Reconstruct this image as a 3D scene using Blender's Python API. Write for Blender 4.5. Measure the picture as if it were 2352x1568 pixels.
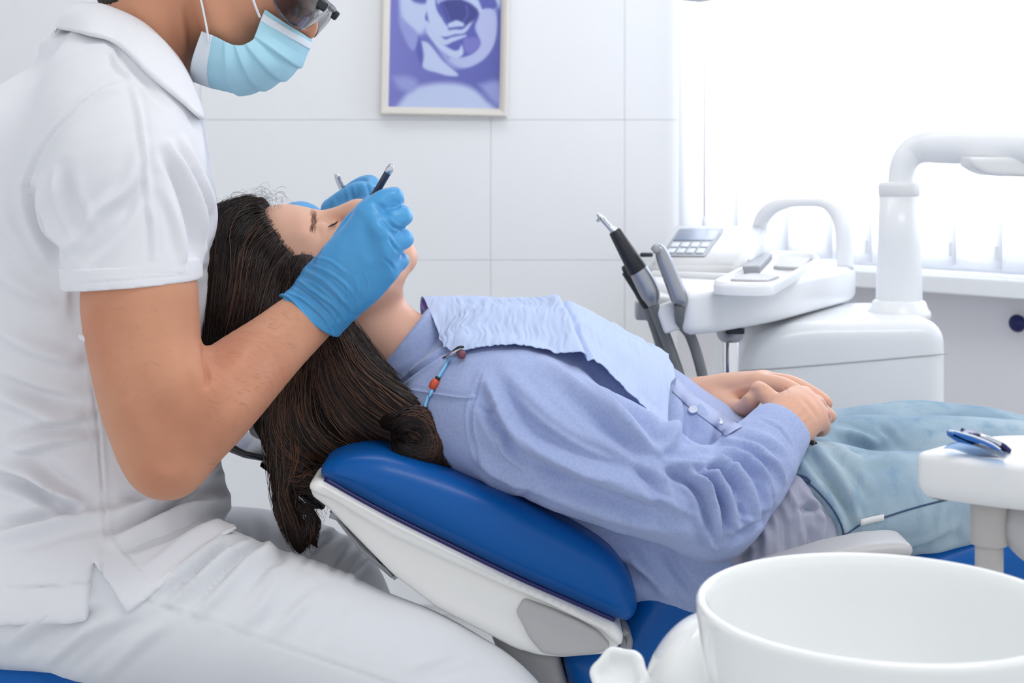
import bpy, bmesh, math, random
import numpy as np
from mathutils import Vector, Matrix
from mathutils.bvhtree import BVHTree

random.seed(7); RNG = np.random.default_rng(7)
for _o in list(bpy.data.objects): bpy.data.objects.remove(_o)
SC = bpy.context.scene
COL = SC.collection

# ------------------------------------------------------------------ camera
F, HZ, ZC = 3400.0, 353.0, 1.18            # focal length in px, horizon row, camera height
cam = bpy.data.cameras.new('camera'); cam_o = bpy.data.objects.new('camera', cam); COL.objects.link(cam_o)
cam.sensor_width = 36.0; cam.lens = 36.0*F/2352; cam.shift_y = -(784-HZ)/2352
cam.clip_start = .05
cam_o.location = (0, 0, ZC); cam_o.rotation_euler = (math.pi/2, 0, 0)
cam.dof.use_dof = True; cam.dof.focus_distance = 1.68; cam.dof.aperture_fstop = 9.0
SC.camera = cam_o

# ------------------------------------------------------------------ light
w = bpy.data.worlds.new('world'); SC.world = w; w.use_nodes = True
_bg = w.node_tree.nodes['Background']; _bg.inputs[0].default_value = (.945, .972, 1, 1); _bg.inputs[1].default_value = .80
def area(name, loc, rot, sx, sy, power, col=(1, 1, 1)):
    l = bpy.data.lights.new(name, 'AREA'); l.shape = 'RECTANGLE'; l.size = sx; l.size_y = sy; l.energy = power; l.color = col
    o = bpy.data.objects.new(name, l); o.location = loc; o.rotation_euler = rot; COL.objects.link(o); return o
WC = np.array([.4236, 3.77]); WD = np.array([.709, -.7052]); WN = np.array([-.7052, -.709])   # window wall: corner, run, normal into the room
_c = WC + WD*.95 - WN*.42
daylight = area('daylight', (_c[0], _c[1], 1.75), (math.radians(90), 0, math.atan2(WN[1], WN[0])-math.pi/2), 2.0, 1.75, 64, (.93, .97, 1))
area('overhead_fill_light', (-.35, 2.75, 2.68), (0, 0, 0), 1.7, .6, 7, (1, .985, .96))  # unseen overhead fill, added to brighten the back wall
area('overhead_fill_light', (.75, 1.0, 2.68), (0, 0, 0), 1.2, .6, 13.5, (1, .985, .96))  # second added fill, unseen, over the foreground
SC.view_settings.view_transform = 'Standard'; SC.view_settings.look = 'None'
SC.view_settings.exposure = 0.25; SC.view_settings.gamma = 1.0; SC.view_settings.use_curve_mapping = False

# ------------------------------------------------------------------ helpers: photo pixel + distance -> point in the room
def P(px, py, Y): return np.array([(px-1176)/F*Y, Y, ZC-(py-HZ)/F*Y])
def PZ(px, py, Z):
    Y = (ZC-Z)*F/(py-HZ); return P(px, py, Y)
def PP(l): return np.array([P(*p) for p in l])
def proj(V): return 1176+F*V[:, 0]/V[:, 1], HZ+F*(ZC-V[:, 2])/V[:, 1]
def lin(c):
    c = np.asarray(c, float)/255; return np.where(c <= .04045, c/12.92, ((c+.055)/1.055)**2.4)
def crom(p, n):
    p = np.asarray(p, float)
    if len(p) == 2: t = np.linspace(0, 1, n)[:, None]; return p[0]*(1-t)+p[1]*t
    q = np.vstack([2*p[0]-p[1], p, 2*p[-1]-p[-2]]); s = np.linspace(0, len(p)-1, n); i = np.minimum(s.astype(int), len(p)-2); t = (s-i)[:, None]
    a, b, c, d = q[i], q[i+1], q[i+2], q[i+3]
    return .5*((2*b)+(c-a)*t+(2*a-5*b+4*c-d)*t**2+(-a+3*b-3*c+d)*t**3)
def unit(v): v = np.asarray(v, float); return v/np.linalg.norm(v)
def sstep(a, b, x): t = np.clip((x-a)/(b-a), 0, 1); return t*t*(3-2*t)

_lat = RNG.random((64, 64, 64)).astype(np.float32)
def vnoise(p):
    i = np.floor(p).astype(int); f = p-i; f = f*f*(3-2*f); r = 0
    for dx in (0, 1):
        for dy in (0, 1):
            for dz in (0, 1):
                wgt = (f[:, 0] if dx else 1-f[:, 0])*(f[:, 1] if dy else 1-f[:, 1])*(f[:, 2] if dz else 1-f[:, 2])
                r = r+wgt*_lat[(i[:, 0]+dx) % 64, (i[:, 1]+dy) % 64, (i[:, 2]+dz) % 64]
    return r*2-1

# ------------------------------------------------------------------ materials
def mat(name, rgb, rough=.5, metal=0, spec=.5, sheen=0, coat=0, sss=0, sss_col=None, noise=None, bump=None, trans=0, alpha=1, transl=0, var=None, ior=1.45):
    m = bpy.data.materials.new(name); m.use_nodes = True; nt = m.node_tree; b = nt.nodes['Principled BSDF']
    c = (*lin(rgb), 1); b.inputs['Base Color'].default_value = c
    b.inputs['Roughness'].default_value = rough; b.inputs['Metallic'].default_value = metal; b.inputs['Specular IOR Level'].default_value = spec
    b.inputs['IOR'].default_value = ior
    if sheen: b.inputs['Sheen Weight'].default_value = sheen; b.inputs['Sheen Roughness'].default_value = .5
    if coat: b.inputs['Coat Weight'].default_value = coat; b.inputs['Coat Roughness'].default_value = .12
    if sss:
        b.inputs['Subsurface Weight'].default_value = sss; b.inputs['Subsurface Radius'].default_value = (1, .35, .2); b.inputs['Subsurface Scale'].default_value = .008
    if trans: b.inputs['Transmission Weight'].default_value = trans
    b.inputs['Alpha'].default_value = alpha
    tc = nt.nodes.new('ShaderNodeTexCoord')
    def tex(scale, detail=3, stretch=None):
        n = nt.nodes.new('ShaderNodeTexNoise'); n.inputs['Scale'].default_value = scale; n.inputs['Detail'].default_value = detail
        if stretch is not None:
            mp = nt.nodes.new('ShaderNodeMapping'); mp.inputs['Scale'].default_value = stretch
            nt.links.new(tc.outputs['Object'], mp.inputs['Vector']); nt.links.new(mp.outputs['Vector'], n.inputs['Vector'])
        else: nt.links.new(tc.outputs['Object'], n.inputs['Vector'])
        return n
    if var:                                    # list of (rgb2, scale, lo, hi[, stretch]) layered over the base
        src = None
        for v in var:
            n = tex(v[1], 5, v[4] if len(v) > 4 else None); r = nt.nodes.new('ShaderNodeMapRange'); r.inputs[1].default_value = v[2]; r.inputs[2].default_value = v[3]
            nt.links.new(n.outputs['Fac'], r.inputs[0]); mx = nt.nodes.new('ShaderNodeMix'); mx.data_type = 'RGBA'
            if src is None: mx.inputs[6].default_value = c
            else: nt.links.new(src, mx.inputs[6])
            mx.inputs[7].default_value = (*lin(v[0]), 1); nt.links.new(r.outputs[0], mx.inputs[0]); src = mx.outputs[2]
        nt.links.new(src, b.inputs['Base Color'])
    if bump:                                   # list of (scale, strength, distance[, stretch])
        prev = None
        for v in bump:
            n = tex(v[0], 3, v[3] if len(v) > 3 else None); bp = nt.nodes.new('ShaderNodeBump'); bp.inputs['Strength'].default_value = v[1]; bp.inputs['Distance'].default_value = v[2]
            nt.links.new(n.outputs['Fac'], bp.inputs['Height'])
            if prev: nt.links.new(prev.outputs['Normal'], bp.inputs['Normal'])
            prev = bp
        nt.links.new(prev.outputs['Normal'], b.inputs['Normal'])
    if transl:
        out = nt.nodes['Material Output']; tr = nt.nodes.new('ShaderNodeBsdfTranslucent'); tr.inputs['Color'].default_value = c
        mx = nt.nodes.new('ShaderNodeMixShader'); mx.inputs[0].default_value = transl
        nt.links.new(b.outputs[0], mx.inputs[1]); nt.links.new(tr.outputs[0], mx.inputs[2]); nt.links.new(mx.outputs[0], out.inputs['Surface'])
    return m
def glass_mat(name, rgb, amount=.12, rough=.05):
    m = bpy.data.materials.new(name); m.use_nodes = True; nt = m.node_tree; nt.nodes.clear()
    o = nt.nodes.new('ShaderNodeOutputMaterial'); t = nt.nodes.new('ShaderNodeBsdfTransparent'); t.inputs[0].default_value = (*lin(rgb), 1)
    g = nt.nodes.new('ShaderNodeBsdfGlossy'); g.inputs['Roughness'].default_value = rough; mx = nt.nodes.new('ShaderNodeMixShader')
    fr = nt.nodes.new('ShaderNodeLayerWeight'); fr.inputs[0].default_value = amount; nt.links.new(fr.outputs['Facing'], mx.inputs[0])
    nt.links.new(t.outputs[0], mx.inputs[1]); nt.links.new(g.outputs[0], mx.inputs[2]); nt.links.new(mx.outputs[0], o.inputs[0]); return m

M = dict(
    tile=mat('wall_tile', (238, 239, 241), .22, spec=.35, bump=[(3.5, .04, .01)]),
    grout=mat('grout', (238, 239, 241), .8),
    paint=mat('wall_paint', (228, 226, 230), .7),
    white=mat('white_plastic', (236, 238, 241), .22, spec=.5),
    whitem=mat('white_matt_plastic', (228, 229, 231), .4),
    porcelain=mat('porcelain', (241, 243, 243), .08, spec=.6, coat=.4),
    shell=mat('warm_white_plastic', (240, 239, 237), .33),
    shellgrey=mat('light_grey_plastic', (182, 181, 183), .38),
    grey=mat('grey_plastic', (150, 152, 157), .4),
    dark=mat('black_plastic', (38, 40, 46), .35),
    steel=mat('polished_steel', (205, 208, 212), .16, metal=1),
    alu=mat('satin_metal', (165, 168, 175), .34, metal=.8),
    hose=mat('grey_hose', (120, 122, 124), .5),
    blue=mat('blue_vinyl', (0, 84, 160), .36, spec=.28, coat=.06, bump=[(900, .05, .0006)]),
    navy=mat('navy_vinyl', (16, 60, 128), .4, spec=.4),
    floor=mat('floor_vinyl', (205, 208, 210), .35),
    ceil=mat('ceiling_paint', (240, 240, 240), .8),
    frame=mat('pale_wood_frame', (222, 217, 208), .45, bump=[(40, .1, .002, (1, 1, .1))]),
    slat=mat('blind_fabric', (248, 248, 250), .8, transl=.78),
    polo=mat('white_pique_cotton', (231, 231, 236), .85, spec=.2, sheen=.15, bump=[(1500, .18, .0008), (90, .12, .002)]),
    trouser=mat('white_twill', (222, 224, 229), .82, spec=.2, sheen=.1, bump=[(1400, .12, .0006), (60, .10, .002)]),
    skin_m=mat('tanned_skin', (205, 148, 118), .5, spec=.35, sss=.12, bump=[(420, .12, .0008), (60, .1, .002)], var=[((190, 124, 96), 9, .40, .85)]),
    skin_f=mat('fair_skin', (221, 173, 149), .46, spec=.35, sss=.15, bump=[(500, .08, .0006)], var=[((226, 170, 148), 14, .45, .9)]),
    nail=mat('nail', (226, 160, 146), .25),
    glove=mat('blue_nitrile', (76, 156, 212), .36, spec=.45, bump=[(500, .06, .0008), (70, .10, .002)]),
    mask=mat('mask_fabric', (190, 236, 252), .85, spec=.2, bump=[(1100, .10, .0006)], transl=.2),
    maskw=mat('mask_white_band', (226, 234, 242), .7),
    lens=glass_mat('tinted_lens', (168, 164, 172), .35),
    hair=mat('dark_brown_hair', (31, 21, 20), .36, spec=.5, var=[((58, 38, 30), 9, .5, .8)]),
    hairbase=mat('dark_hair_base', (22, 15, 14), .7, spec=.1),
    hair2=mat('brown_hair_strand', (92, 61, 45), .36, spec=.55),
    hairm=mat('short_dark_hair', (48, 40, 36), .6),
    shirt=mat('blue_chambray', (163, 177, 217), .85, spec=.15, sheen=.2, bump=[(1600, .14, .0006), (120, .12, .0015)], var=[((150, 165, 206), 300, .4, .75)]),
    tail=mat('grey_lit_cotton', (172, 174, 192), .88, spec=.15, bump=[(1300, .12, .0006), (70, .2, .003)]),  # shirt cotton with its greyer light put into the colour
    denim=mat('light_denim', (138, 162, 180), .85, spec=.15, bump=[(1300, .2, .0007), (90, .1, .002)], var=[((182, 200, 210), 9, .42, .75), ((122, 152, 178), 45, .52, .8, (1, 1, .35)), ((196, 208, 216), 700, .60, .85)]),
    thread=mat('dark_blue_stitching', (58, 78, 110), .8),
    bib=mat('crepe_paper', (198, 213, 244), .9, spec=.1, transl=.12),
    bibback=mat('violet_film_backing', (140, 130, 215), .4),
    orange=mat('orange_bead', (206, 84, 52), .3),
    maroon=mat('maroon_rubber', (120, 72, 82), .4),
    cyan=mat('pale_blue_cord', (128, 196, 236), .4),
    clipblue=mat('blue_plastic', (22, 92, 170), .25, spec=.5),
    film=glass_mat('blue_film', (190, 214, 238), .25),
    screen=mat('grey_display', (92, 110, 138), .18),
    button=mat('pale_button', (206, 214, 226), .3),
    beige=mat('grey_column', (186, 182, 180), .4),
    chrome=mat('chrome', (220, 220, 225), .06, metal=1),
    glass=glass_mat('window_glass', (250, 252, 255), .08),
    navyknob=mat('navy_knob', (14, 18, 84), .3),
    brow=mat('eyebrow_hair', (128, 92, 72), .7),
    label=mat('white_label', (228, 228, 230), .6),
)

# ------------------------------------------------------------------ objects
def thing(name, label, cat, loc, group=None, kind=None):
    o = bpy.data.objects.new(name, None); o.location = loc; o.empty_display_size = .05; COL.objects.link(o)
    if label: o['label'] = label
    if cat: o['category'] = cat
    if group: o['group'] = group
    if kind: o['kind'] = kind
    return o
def wloc(o):
    v = np.zeros(3)
    while o is not None: v += np.array(o.location); o = o.parent
    return v
def mk(name, V, Fc, m, parent=None, smooth=True, label=None, cat=None, kind=None, origin=None, cols=None, group=None):
    V = np.asarray(V, float)
    off = wloc(parent) if parent is not None else np.zeros(3)
    org = np.zeros(3) if origin is None else np.asarray(origin, float)-off
    me = bpy.data.meshes.new(name)
    L = V-off-org
    if isinstance(Fc, np.ndarray) and len(V) > 2000:
        k = Fc.shape[1]
        me.vertices.add(len(L)); me.vertices.foreach_set('co', L.astype(np.float32).ravel())
        me.loops.add(Fc.size); me.loops.foreach_set('vertex_index', Fc.astype(np.int32).ravel())
        me.polygons.add(len(Fc)); me.polygons.foreach_set('loop_start', np.arange(0, Fc.size, k, dtype=np.int32))
        me.update(calc_edges=True); me.validate()
    else:
        me.from_pydata([tuple(v) for v in L], [], [tuple(int(i) for i in f) for f in Fc]); me.update()
    if smooth: me.polygons.foreach_set('use_smooth', np.ones(len(me.polygons), bool))
    if cols is not None:
        a = me.color_attributes.new('Col', 'FLOAT_COLOR', 'POINT'); a.data.foreach_set('color', np.hstack([cols, np.ones((len(cols), 1))]).astype(np.float32).ravel())
    me.materials.append(m)
    o = bpy.data.objects.new(name, me); o.location = org; COL.objects.link(o)
    if parent is not None: o.parent = parent
    for k_, v_ in (('label', label), ('category', cat), ('kind', kind), ('group', group)):
        if v_: o[k_] = v_
    return o
def join(*parts):
    Vs, Fs, n = [], [], 0
    for V, Fc in parts:
        Vs.append(V); Fs += [tuple(int(i)+n for i in f) for f in Fc]; n += len(V)
    return np.vstack(Vs), Fs
def joinq(*parts):
    Vs, Fs, n = [], [], 0
    for V, Fc in parts: Vs.append(V); Fs.append(Fc+n); n += len(V)
    return np.vstack(Vs), np.vstack(Fs)

# ------------------------------------------------------------------ simple solids
def box(c, s, R=None, bev=.0, seg=2):
    bm = bmesh.new(); bmesh.ops.create_cube(bm, size=1)
    for v in bm.verts: v.co = Vector((v.co.x*s[0], v.co.y*s[1], v.co.z*s[2]))
    if bev: bmesh.ops.bevel(bm, geom=bm.edges[:], offset=bev, segments=seg, affect='EDGES', profile=.6)
    V = np.array([v.co[:] for v in bm.verts]); bm.verts.index_update(); Fc = [tuple(v.index for v in f.verts) for f in bm.faces]; bm.free()
    if R is not None: V = V@np.asarray(R).T
    return V+np.asarray(c), Fc
def frame_of(d, hint=(0, 0, 1)):
    d = unit(d); h = np.asarray(hint, float)
    if abs(d@h) > .95: h = np.array([1., 0, 0])
    a = unit(np.cross(h, d)); return a, np.cross(d, a)
def tube(pts, rad, sides=12, n=None, caps=True, flat=1.0, hint=(0, 0, 1), closed=False):
    pts = np.asarray(pts, float); rad = np.broadcast_to(np.asarray(rad, float), (len(pts),))
    if n: q = crom(np.hstack([pts, rad[:, None]]), n); pts, rad = q[:, :3], q[:, 3]
    T = np.gradient(pts, axis=0)
    if closed: T = np.roll(pts, -1, 0)-np.roll(pts, 1, 0)
    T /= np.linalg.norm(T, axis=1)[:, None]+1e-12
    a, b = frame_of(T[0], hint); rings = []; ang = np.linspace(0, 2*np.pi, sides, endpoint=False)
    for p, t, r in zip(pts, T, rad):
        a = unit(a-t*(a@t)); b = np.cross(t, a); rings.append(p+r*(np.cos(ang)[:, None]*a+flat*np.sin(ang)[:, None]*b))
    V = np.vstack(rings); N = len(pts); Fc = []
    for i in range(N if closed else N-1):
        j = (i+1) % N
        for k in range(sides):
            l = (k+1) % sides; Fc.append((i*sides+k, i*sides+l, j*sides+l, j*sides+k))
    if caps and not closed: Fc.append(tuple(range(sides))[::-1]); Fc.append(tuple((N-1)*sides+k for k in range(sides)))
    return V, Fc
def rtube(p0, p1, r, sides=16, r1=None, rb=.2):
    "cylinder with softly rounded ends"
    p0, p1 = np.asarray(p0, float), np.asarray(p1, float); r1 = r if r1 is None else r1; L = np.linalg.norm(p1-p0); e = min(rb*min(r, r1), L*.3)/L
    ts = [0, e*.3, e, .5, 1-e, 1-e*.3, 1]; k = [1-rb, 1-rb*.3, 1, 1, 1, 1-rb*.3, 1-rb]
    return tube([p0+(p1-p0)*t for t in ts], [(r+(r1-r)*t)*q for t, q in zip(ts, k)], sides)
def lathe(prof, c, axis=(0, 0, 1), n=48, sx=1, sy=1):
    a, b = frame_of(axis, (0, 1, 0)); ax = unit(axis); ang = np.linspace(0, 2*np.pi, n, endpoint=False); V = []; Fc = []
    for r, z in prof: V.append(np.asarray(c)+ax*z+r*(sx*np.cos(ang)[:, None]*a+sy*np.sin(ang)[:, None]*b))
    m = len(prof)
    for i in range(m-1):
        for k in range(n): l = (k+1) % n; Fc.append((i*n+k, i*n+l, (i+1)*n+l, (i+1)*n+k))
    if prof[0][0] > 1e-4: Fc.append(tuple(range(n))[::-1])
    if prof[-1][0] > 1e-4: Fc.append(tuple((m-1)*n+k for k in range(n)))
    return np.vstack(V), Fc
def round_poly(p, r, seg=6):
    p = [np.asarray(q, float) for q in p]; out = []; n = len(p); r = [r]*n if np.isscalar(r) else r
    for i in range(n):
        a, b, c = p[i-1], p[i], p[(i+1) % n]; u, v = a-b, c-b; lu, lv = np.linalg.norm(u), np.linalg.norm(v); d = min(r[i], lu*.48, lv*.48)
        if d < 1e-6: out.append(b); continue
        s, e = b+u/lu*d, b+v/lv*d
        for t in np.linspace(0, 1, seg): out.append((1-t)**2*s+2*t*(1-t)*b+t*t*e)
    return np.array(out)
def slab(poly, a0, a1, r, plane='xy', r1=None, seg=4, taper=0):
    "closed outline swept from a0 to a1 along the third axis, edges rounded by r (start) and r1 (end)"
    p = np.asarray(poly, float)
    if .5*np.sum(p[:, 0]*np.roll(p[:, 1], -1)-np.roll(p[:, 0], -1)*p[:, 1]) < 0: p = p[::-1]
    keep = np.linalg.norm(p-np.roll(p, 1, 0), axis=1) > 1e-6; p = p[keep]
    e = np.roll(p, -1, 0)-p; e /= np.linalg.norm(e, axis=1)[:, None]; nr = np.stack([e[:, 1], -e[:, 0]], 1); vn = nr+np.roll(nr, 1, 0)
    vn /= np.maximum((vn*vn).sum(1)/2, .5)[:, None]
    r1 = r if r1 is None else r1; rings = []
    for q in np.linspace(0, np.pi/2, seg+1): rings.append((-r*(1-np.sin(q)), a0+r*(1-np.cos(q))))
    for q in np.linspace(np.pi/2, 0, seg+1): rings.append((-r1*(1-np.sin(q))-taper, a1-r1*(1-np.cos(q))))
    V = []
    for off, z in rings:
        s = p+vn*off; zz = np.full(len(s), z)
        V.append(np.stack([s[:, 0], s[:, 1], zz], 1) if plane == 'xy' else np.stack([s[:, 0], zz, s[:, 1]], 1))
    n = len(p); Fc = []
    for i in range(len(rings)-1):
        for k in range(n): l = (k+1) % n; Fc.append((i*n+k, i*n+l, (i+1)*n+l, (i+1)*n+k))
    Fc.append(tuple(range(n))[::-1]); Fc.append(tuple((len(rings)-1)*n+k for k in range(n)))
    if plane == 'xz': Fc = [f[::-1] for f in Fc]
    return np.vstack(V), Fc
def pxpoly(l, Y): return np.array([P(x, y, Y)[[0, 2]] for x, y in l])
def gridq(nu, nv):
    i = np.arange(nu-1)[:, None]*nv+np.arange(nv-1)[None]; i = i.ravel(); return np.stack([i, i+1, i+nv+1, i+nv], 1)
def gnorm(G):
    n = np.cross(np.gradient(G, axis=0), np.gradient(G, axis=1)); return n/(np.linalg.norm(n, axis=2)[..., None]+1e-12)
def shell(G, th, N=None):
    nu, nv = G.shape[:2]; N = gnorm(G) if N is None else N; A = (G+N*th/2).reshape(-1, 3); B = (G-N*th/2).reshape(-1, 3); q = gridq(nu, nv); o = nu*nv
    side = []
    for a in (np.arange(nv), np.arange(nv)[::-1]+(nu-1)*nv, np.arange(nu)[::-1]*nv, np.arange(nu)*nv+nv-1):
        side.append(np.stack([a[:-1], a[:-1]+o, a[1:]+o, a[1:]], 1))
    return np.vstack([A, B]), np.vstack([q, q[:, ::-1]+o]+side)
def patch(curves, nu, nv):
    c = np.array([crom(k, nv) for k in curves]); return np.stack([crom(c[:, j], nu) for j in range(nv)], 1)

# ------------------------------------------------------------------ soft modelling: blended volumes turned into one skin
class Field:
    def __init__(s, h): s.h = h; s.ops = []
    def chain(s, pts, k=.015, n=None, flat=None, sub=False, rs=1.0):
        "pts: (px,py,Y,r) photo points or ready xyz+r rows"
        s.ops.append(('c', np.asarray(pts, float), k, n, flat, sub, rs)); return s
    def pch(s, pts, **kw): return s.chain([(*P(p[0], p[1], p[2]), p[3]) for p in pts], **kw)
    def ell(s, c, r, R=None, k=.015, sub=False): s.ops.append(('e', np.asarray(c, float), np.asarray(r, float), np.eye(3) if R is None else np.asarray(R, float), k, sub)); return s
    def loft(s, secs, k=.02, p=2.0):
        "secs: ((px,py) one outline, (px,py) other outline, Y, half depth)"
        s.ops.append(('l', secs, k, p)); return s
    def prism(s, poly, y0, y1, r, k=.001, plane='xz'): s.ops.append(('p', np.asarray(poly, float), y0, y1, r, k, plane)); return s
    def cut(s, fn): s.ops.append(('x', fn)); return s
    def bbox(s):
        lo, hi = np.full(3, 9.), np.full(3, -9.)
        for o in s.ops:
            if o[0] == 'c' and not o[5]:
                p = o[1]; lo = np.minimum(lo, (p[:, :3]-p[:, 3:]*o[6]).min(0)); hi = np.maximum(hi, (p[:, :3]+p[:, 3:]*o[6]).max(0))
            if o[0] == 'e' and not o[5]: m = o[2].max(); lo = np.minimum(lo, o[1]-m); hi = np.maximum(hi, o[1]+m)
            if o[0] == 'p':
                q0, q1 = o[1].min(0), o[1].max(0); a3, b3 = ((q0[0], o[2], q0[1]), (q1[0], o[3], q1[1])) if o[6] == 'xz' else ((q0[0], q0[1], o[2]), (q1[0], q1[1], o[3])); lo = np.minimum(lo, a3); hi = np.maximum(hi, b3)
            if o[0] == 'l':
                for a, b, Y, d in o[1]:
                    for q in (a, b): x = P(*q, Y); lo = np.minimum(lo, x-[0, d, 0]); hi = np.maximum(hi, x+[0, d, 0])
        return lo-4*s.h-.01, hi+4*s.h+.01
    def build(s, smooth=2):
        h = s.h; lo, hi = s.bbox(); n = np.ceil((hi-lo)/h).astype(int)+1
        v = np.full(n, 1., np.float32); ax = [(lo[i]+h*np.arange(n[i])).astype(np.float32) for i in range(3)]
        def sub(a, b):
            i0 = np.clip(((a-lo)/h).astype(int)-1, 0, n-1); i1 = np.clip(((b-lo)/h).astype(int)+2, 1, n)
            sl = tuple(slice(i0[i], i1[i]) for i in range(3)); g = (ax[0][sl[0]][:, None, None], ax[1][sl[1]][None, :, None], ax[2][sl[2]][None, None, :]); return sl, g
        def blend(sl, d, k, neg):
            c = v[sl]
            if neg:
                d = -d; hh = np.clip(.5-.5*(d-c)/k, 0, 1)*1.; r = d*(1-hh)+c*hh+k*hh*(1-hh)
            else:
                hh = np.clip(.5+.5*(d-c)/k, 0, 1); r = d*(1-hh)+c*hh-k*hh*(1-hh)
            v[sl] = r
        for o in s.ops:
            if o[0] == 'c':
                _, pts, k, nn, flat, neg, rs = o; pts = pts.copy(); pts[:, 3] *= rs
                q = crom(pts, nn or max(2, 5*(len(pts)-1)+1)) if len(pts) > 2 else pts
                pad = k+3*h; a = (q[:, :3]-q[:, 3:]).min(0)-pad; b = (q[:, :3]+q[:, 3:]).max(0)+pad
                sl, g = sub(a, b); shp = tuple(x.stop-x.start for x in sl); t_ = np.full(shp, 1., np.float32); base = np.array([x.start for x in sl])
                for p0, p1 in zip(q[:-1], q[1:]):
                    m = max(p0[3], p1[3])+pad; s2, g2 = sub(np.minimum(p0[:3], p1[:3])-m, np.maximum(p0[:3], p1[:3])+m)
                    d = p1[:3]-p0[:3]; L = d@d+1e-12; rx, ry, rz = g2[0]-p0[0], g2[1]-p0[1], g2[2]-p0[2]
                    t = np.clip((rx*d[0]+ry*d[1]+rz*d[2])/L, 0, 1); ex, ey, ez = rx-t*d[0], ry-t*d[1], rz-t*d[2]
                    dd = ex*ex+ey*ey+ez*ez
                    if flat is not None:
                        fd, fs = flat; c_ = ex*fd[0]+ey*fd[1]+ez*fd[2]; dd = dd+c_*c_*(1/fs**2-1)
                    dd = np.sqrt(np.maximum(dd, 0))-(p0[3]+t*(p1[3]-p0[3]))
                    ls = tuple(slice(x.start-b0, x.stop-b0) for x, b0 in zip(s2, base)); ls = tuple(slice(max(0, x.start), max(0, x.stop)) for x in ls)
                    tt = t_[ls]; np.minimum(tt, dd[:tt.shape[0], :tt.shape[1], :tt.shape[2]], out=tt)
                blend(sl, t_, k, neg)
            elif o[0] == 'e':
                _, c, r, R, k, neg = o; m = r.max()+k+3*h; sl, g = sub(c-m, c+m); x, y, z = g[0]-c[0], g[1]-c[1], g[2]-c[2]
                u = [(R[0, i]*x+R[1, i]*y+R[2, i]*z)/r[i] for i in range(3)]
                k0 = np.sqrt(u[0]**2+u[1]**2+u[2]**2); k1 = np.sqrt((u[0]/r[0])**2+(u[1]/r[1])**2+(u[2]/r[2])**2)+1e-9
                blend(sl, k0*(k0-1)/k1, k, neg)
            elif o[0] == 'l':
                _, secs, k, pw = o; tops = np.array([P(*a, Y) for a, b, Y, d in secs]); bots = np.array([P(*b, Y) for a, b, Y, d in secs]); cen = (tops+bots)/2
                A = cen[0]*[1, 0, 1]; u = unit((cen[-1]-cen[0])*[1, 0, 1]); e = np.array([-u[2], 0, u[0]])
                t_ = (cen-A)@u; off = (cen-A)@e; aa = np.abs((tops-bots)@e)/2; bb = np.array([s_[3] for s_ in secs]); yy = np.array([s_[2] for s_ in secs])
                fine = crom(np.stack([t_, off, aa, bb, yy], 1), 60)
                pad = k+3*h; a = np.minimum(tops, bots).min(0)-pad-[.02, bb.max(), .02]; b = np.maximum(tops, bots).max(0)+pad+[.02, bb.max(), .02]
                sl, g = sub(a, b); T = (g[0]-A[0])*u[0]+(g[2]-A[2])*u[2]; E = (g[0]-A[0])*e[0]+(g[2]-A[2])*e[2]
                ip = lambda j: np.interp(T, fine[:, 0], fine[:, j])
                ai, bi = ip(2), ip(3); q = (np.abs((E-ip(1))/ai)**pw+np.abs((g[1]-ip(4))/bi)**pw)**(1/pw)
                d = (q-1)*np.minimum(ai, bi)*np.where(q < 1, 1, 1); d = np.maximum(d, np.maximum(-T, T-t_[-1])); blend(sl, d.astype(np.float32), k, False)
            elif o[0] == 'p':
                _, q, y0, y1, r, k, pl = o; i, j, m = (0, 2, 1) if pl == 'xz' else (0, 1, 2); A_, B_ = np.meshgrid(ax[i], ax[j], indexing='ij'); d = np.full(A_.shape, 9.); ins = np.zeros(A_.shape, bool)
                for e0, e1 in zip(q, np.roll(q, -1, 0)):
                    e = e1-e0; t = np.clip(((A_-e0[0])*e[0]+(B_-e0[1])*e[1])/(e@e+1e-12), 0, 1); d = np.minimum(d, np.hypot(A_-e0[0]-t*e[0], B_-e0[1]-t*e[1]))
                    ins ^= ((e0[1] > B_) != (e1[1] > B_)) & (A_ < e[0]*(B_-e0[1])/(e[1] if abs(e[1]) > 1e-12 else 1e-12)+e0[0])
                d = np.where(ins, -d, d)+r; d = d[:, None, :] if pl == 'xz' else d[:, :, None]; hgt = np.abs(ax[m]-(y0+y1)/2)-(y1-y0)/2+r; hgt = hgt[None, :, None] if pl == 'xz' else hgt[None, None, :]
                dd = np.hypot(np.maximum(d, 0), np.maximum(hgt, 0))+np.minimum(np.maximum(d, hgt), 0)-r; blend((slice(None),)*3, dd.astype(np.float32), k, False)
            else:
                X, Y, Z = np.meshgrid(*ax, indexing='ij', sparse=True); v = np.maximum(v, o[1](X, Y, Z).astype(np.float32))
        V, Q = nets(v, lo, h)
        for _ in range(smooth): V = lap(V, Q, .5)
        return V, Q
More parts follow.
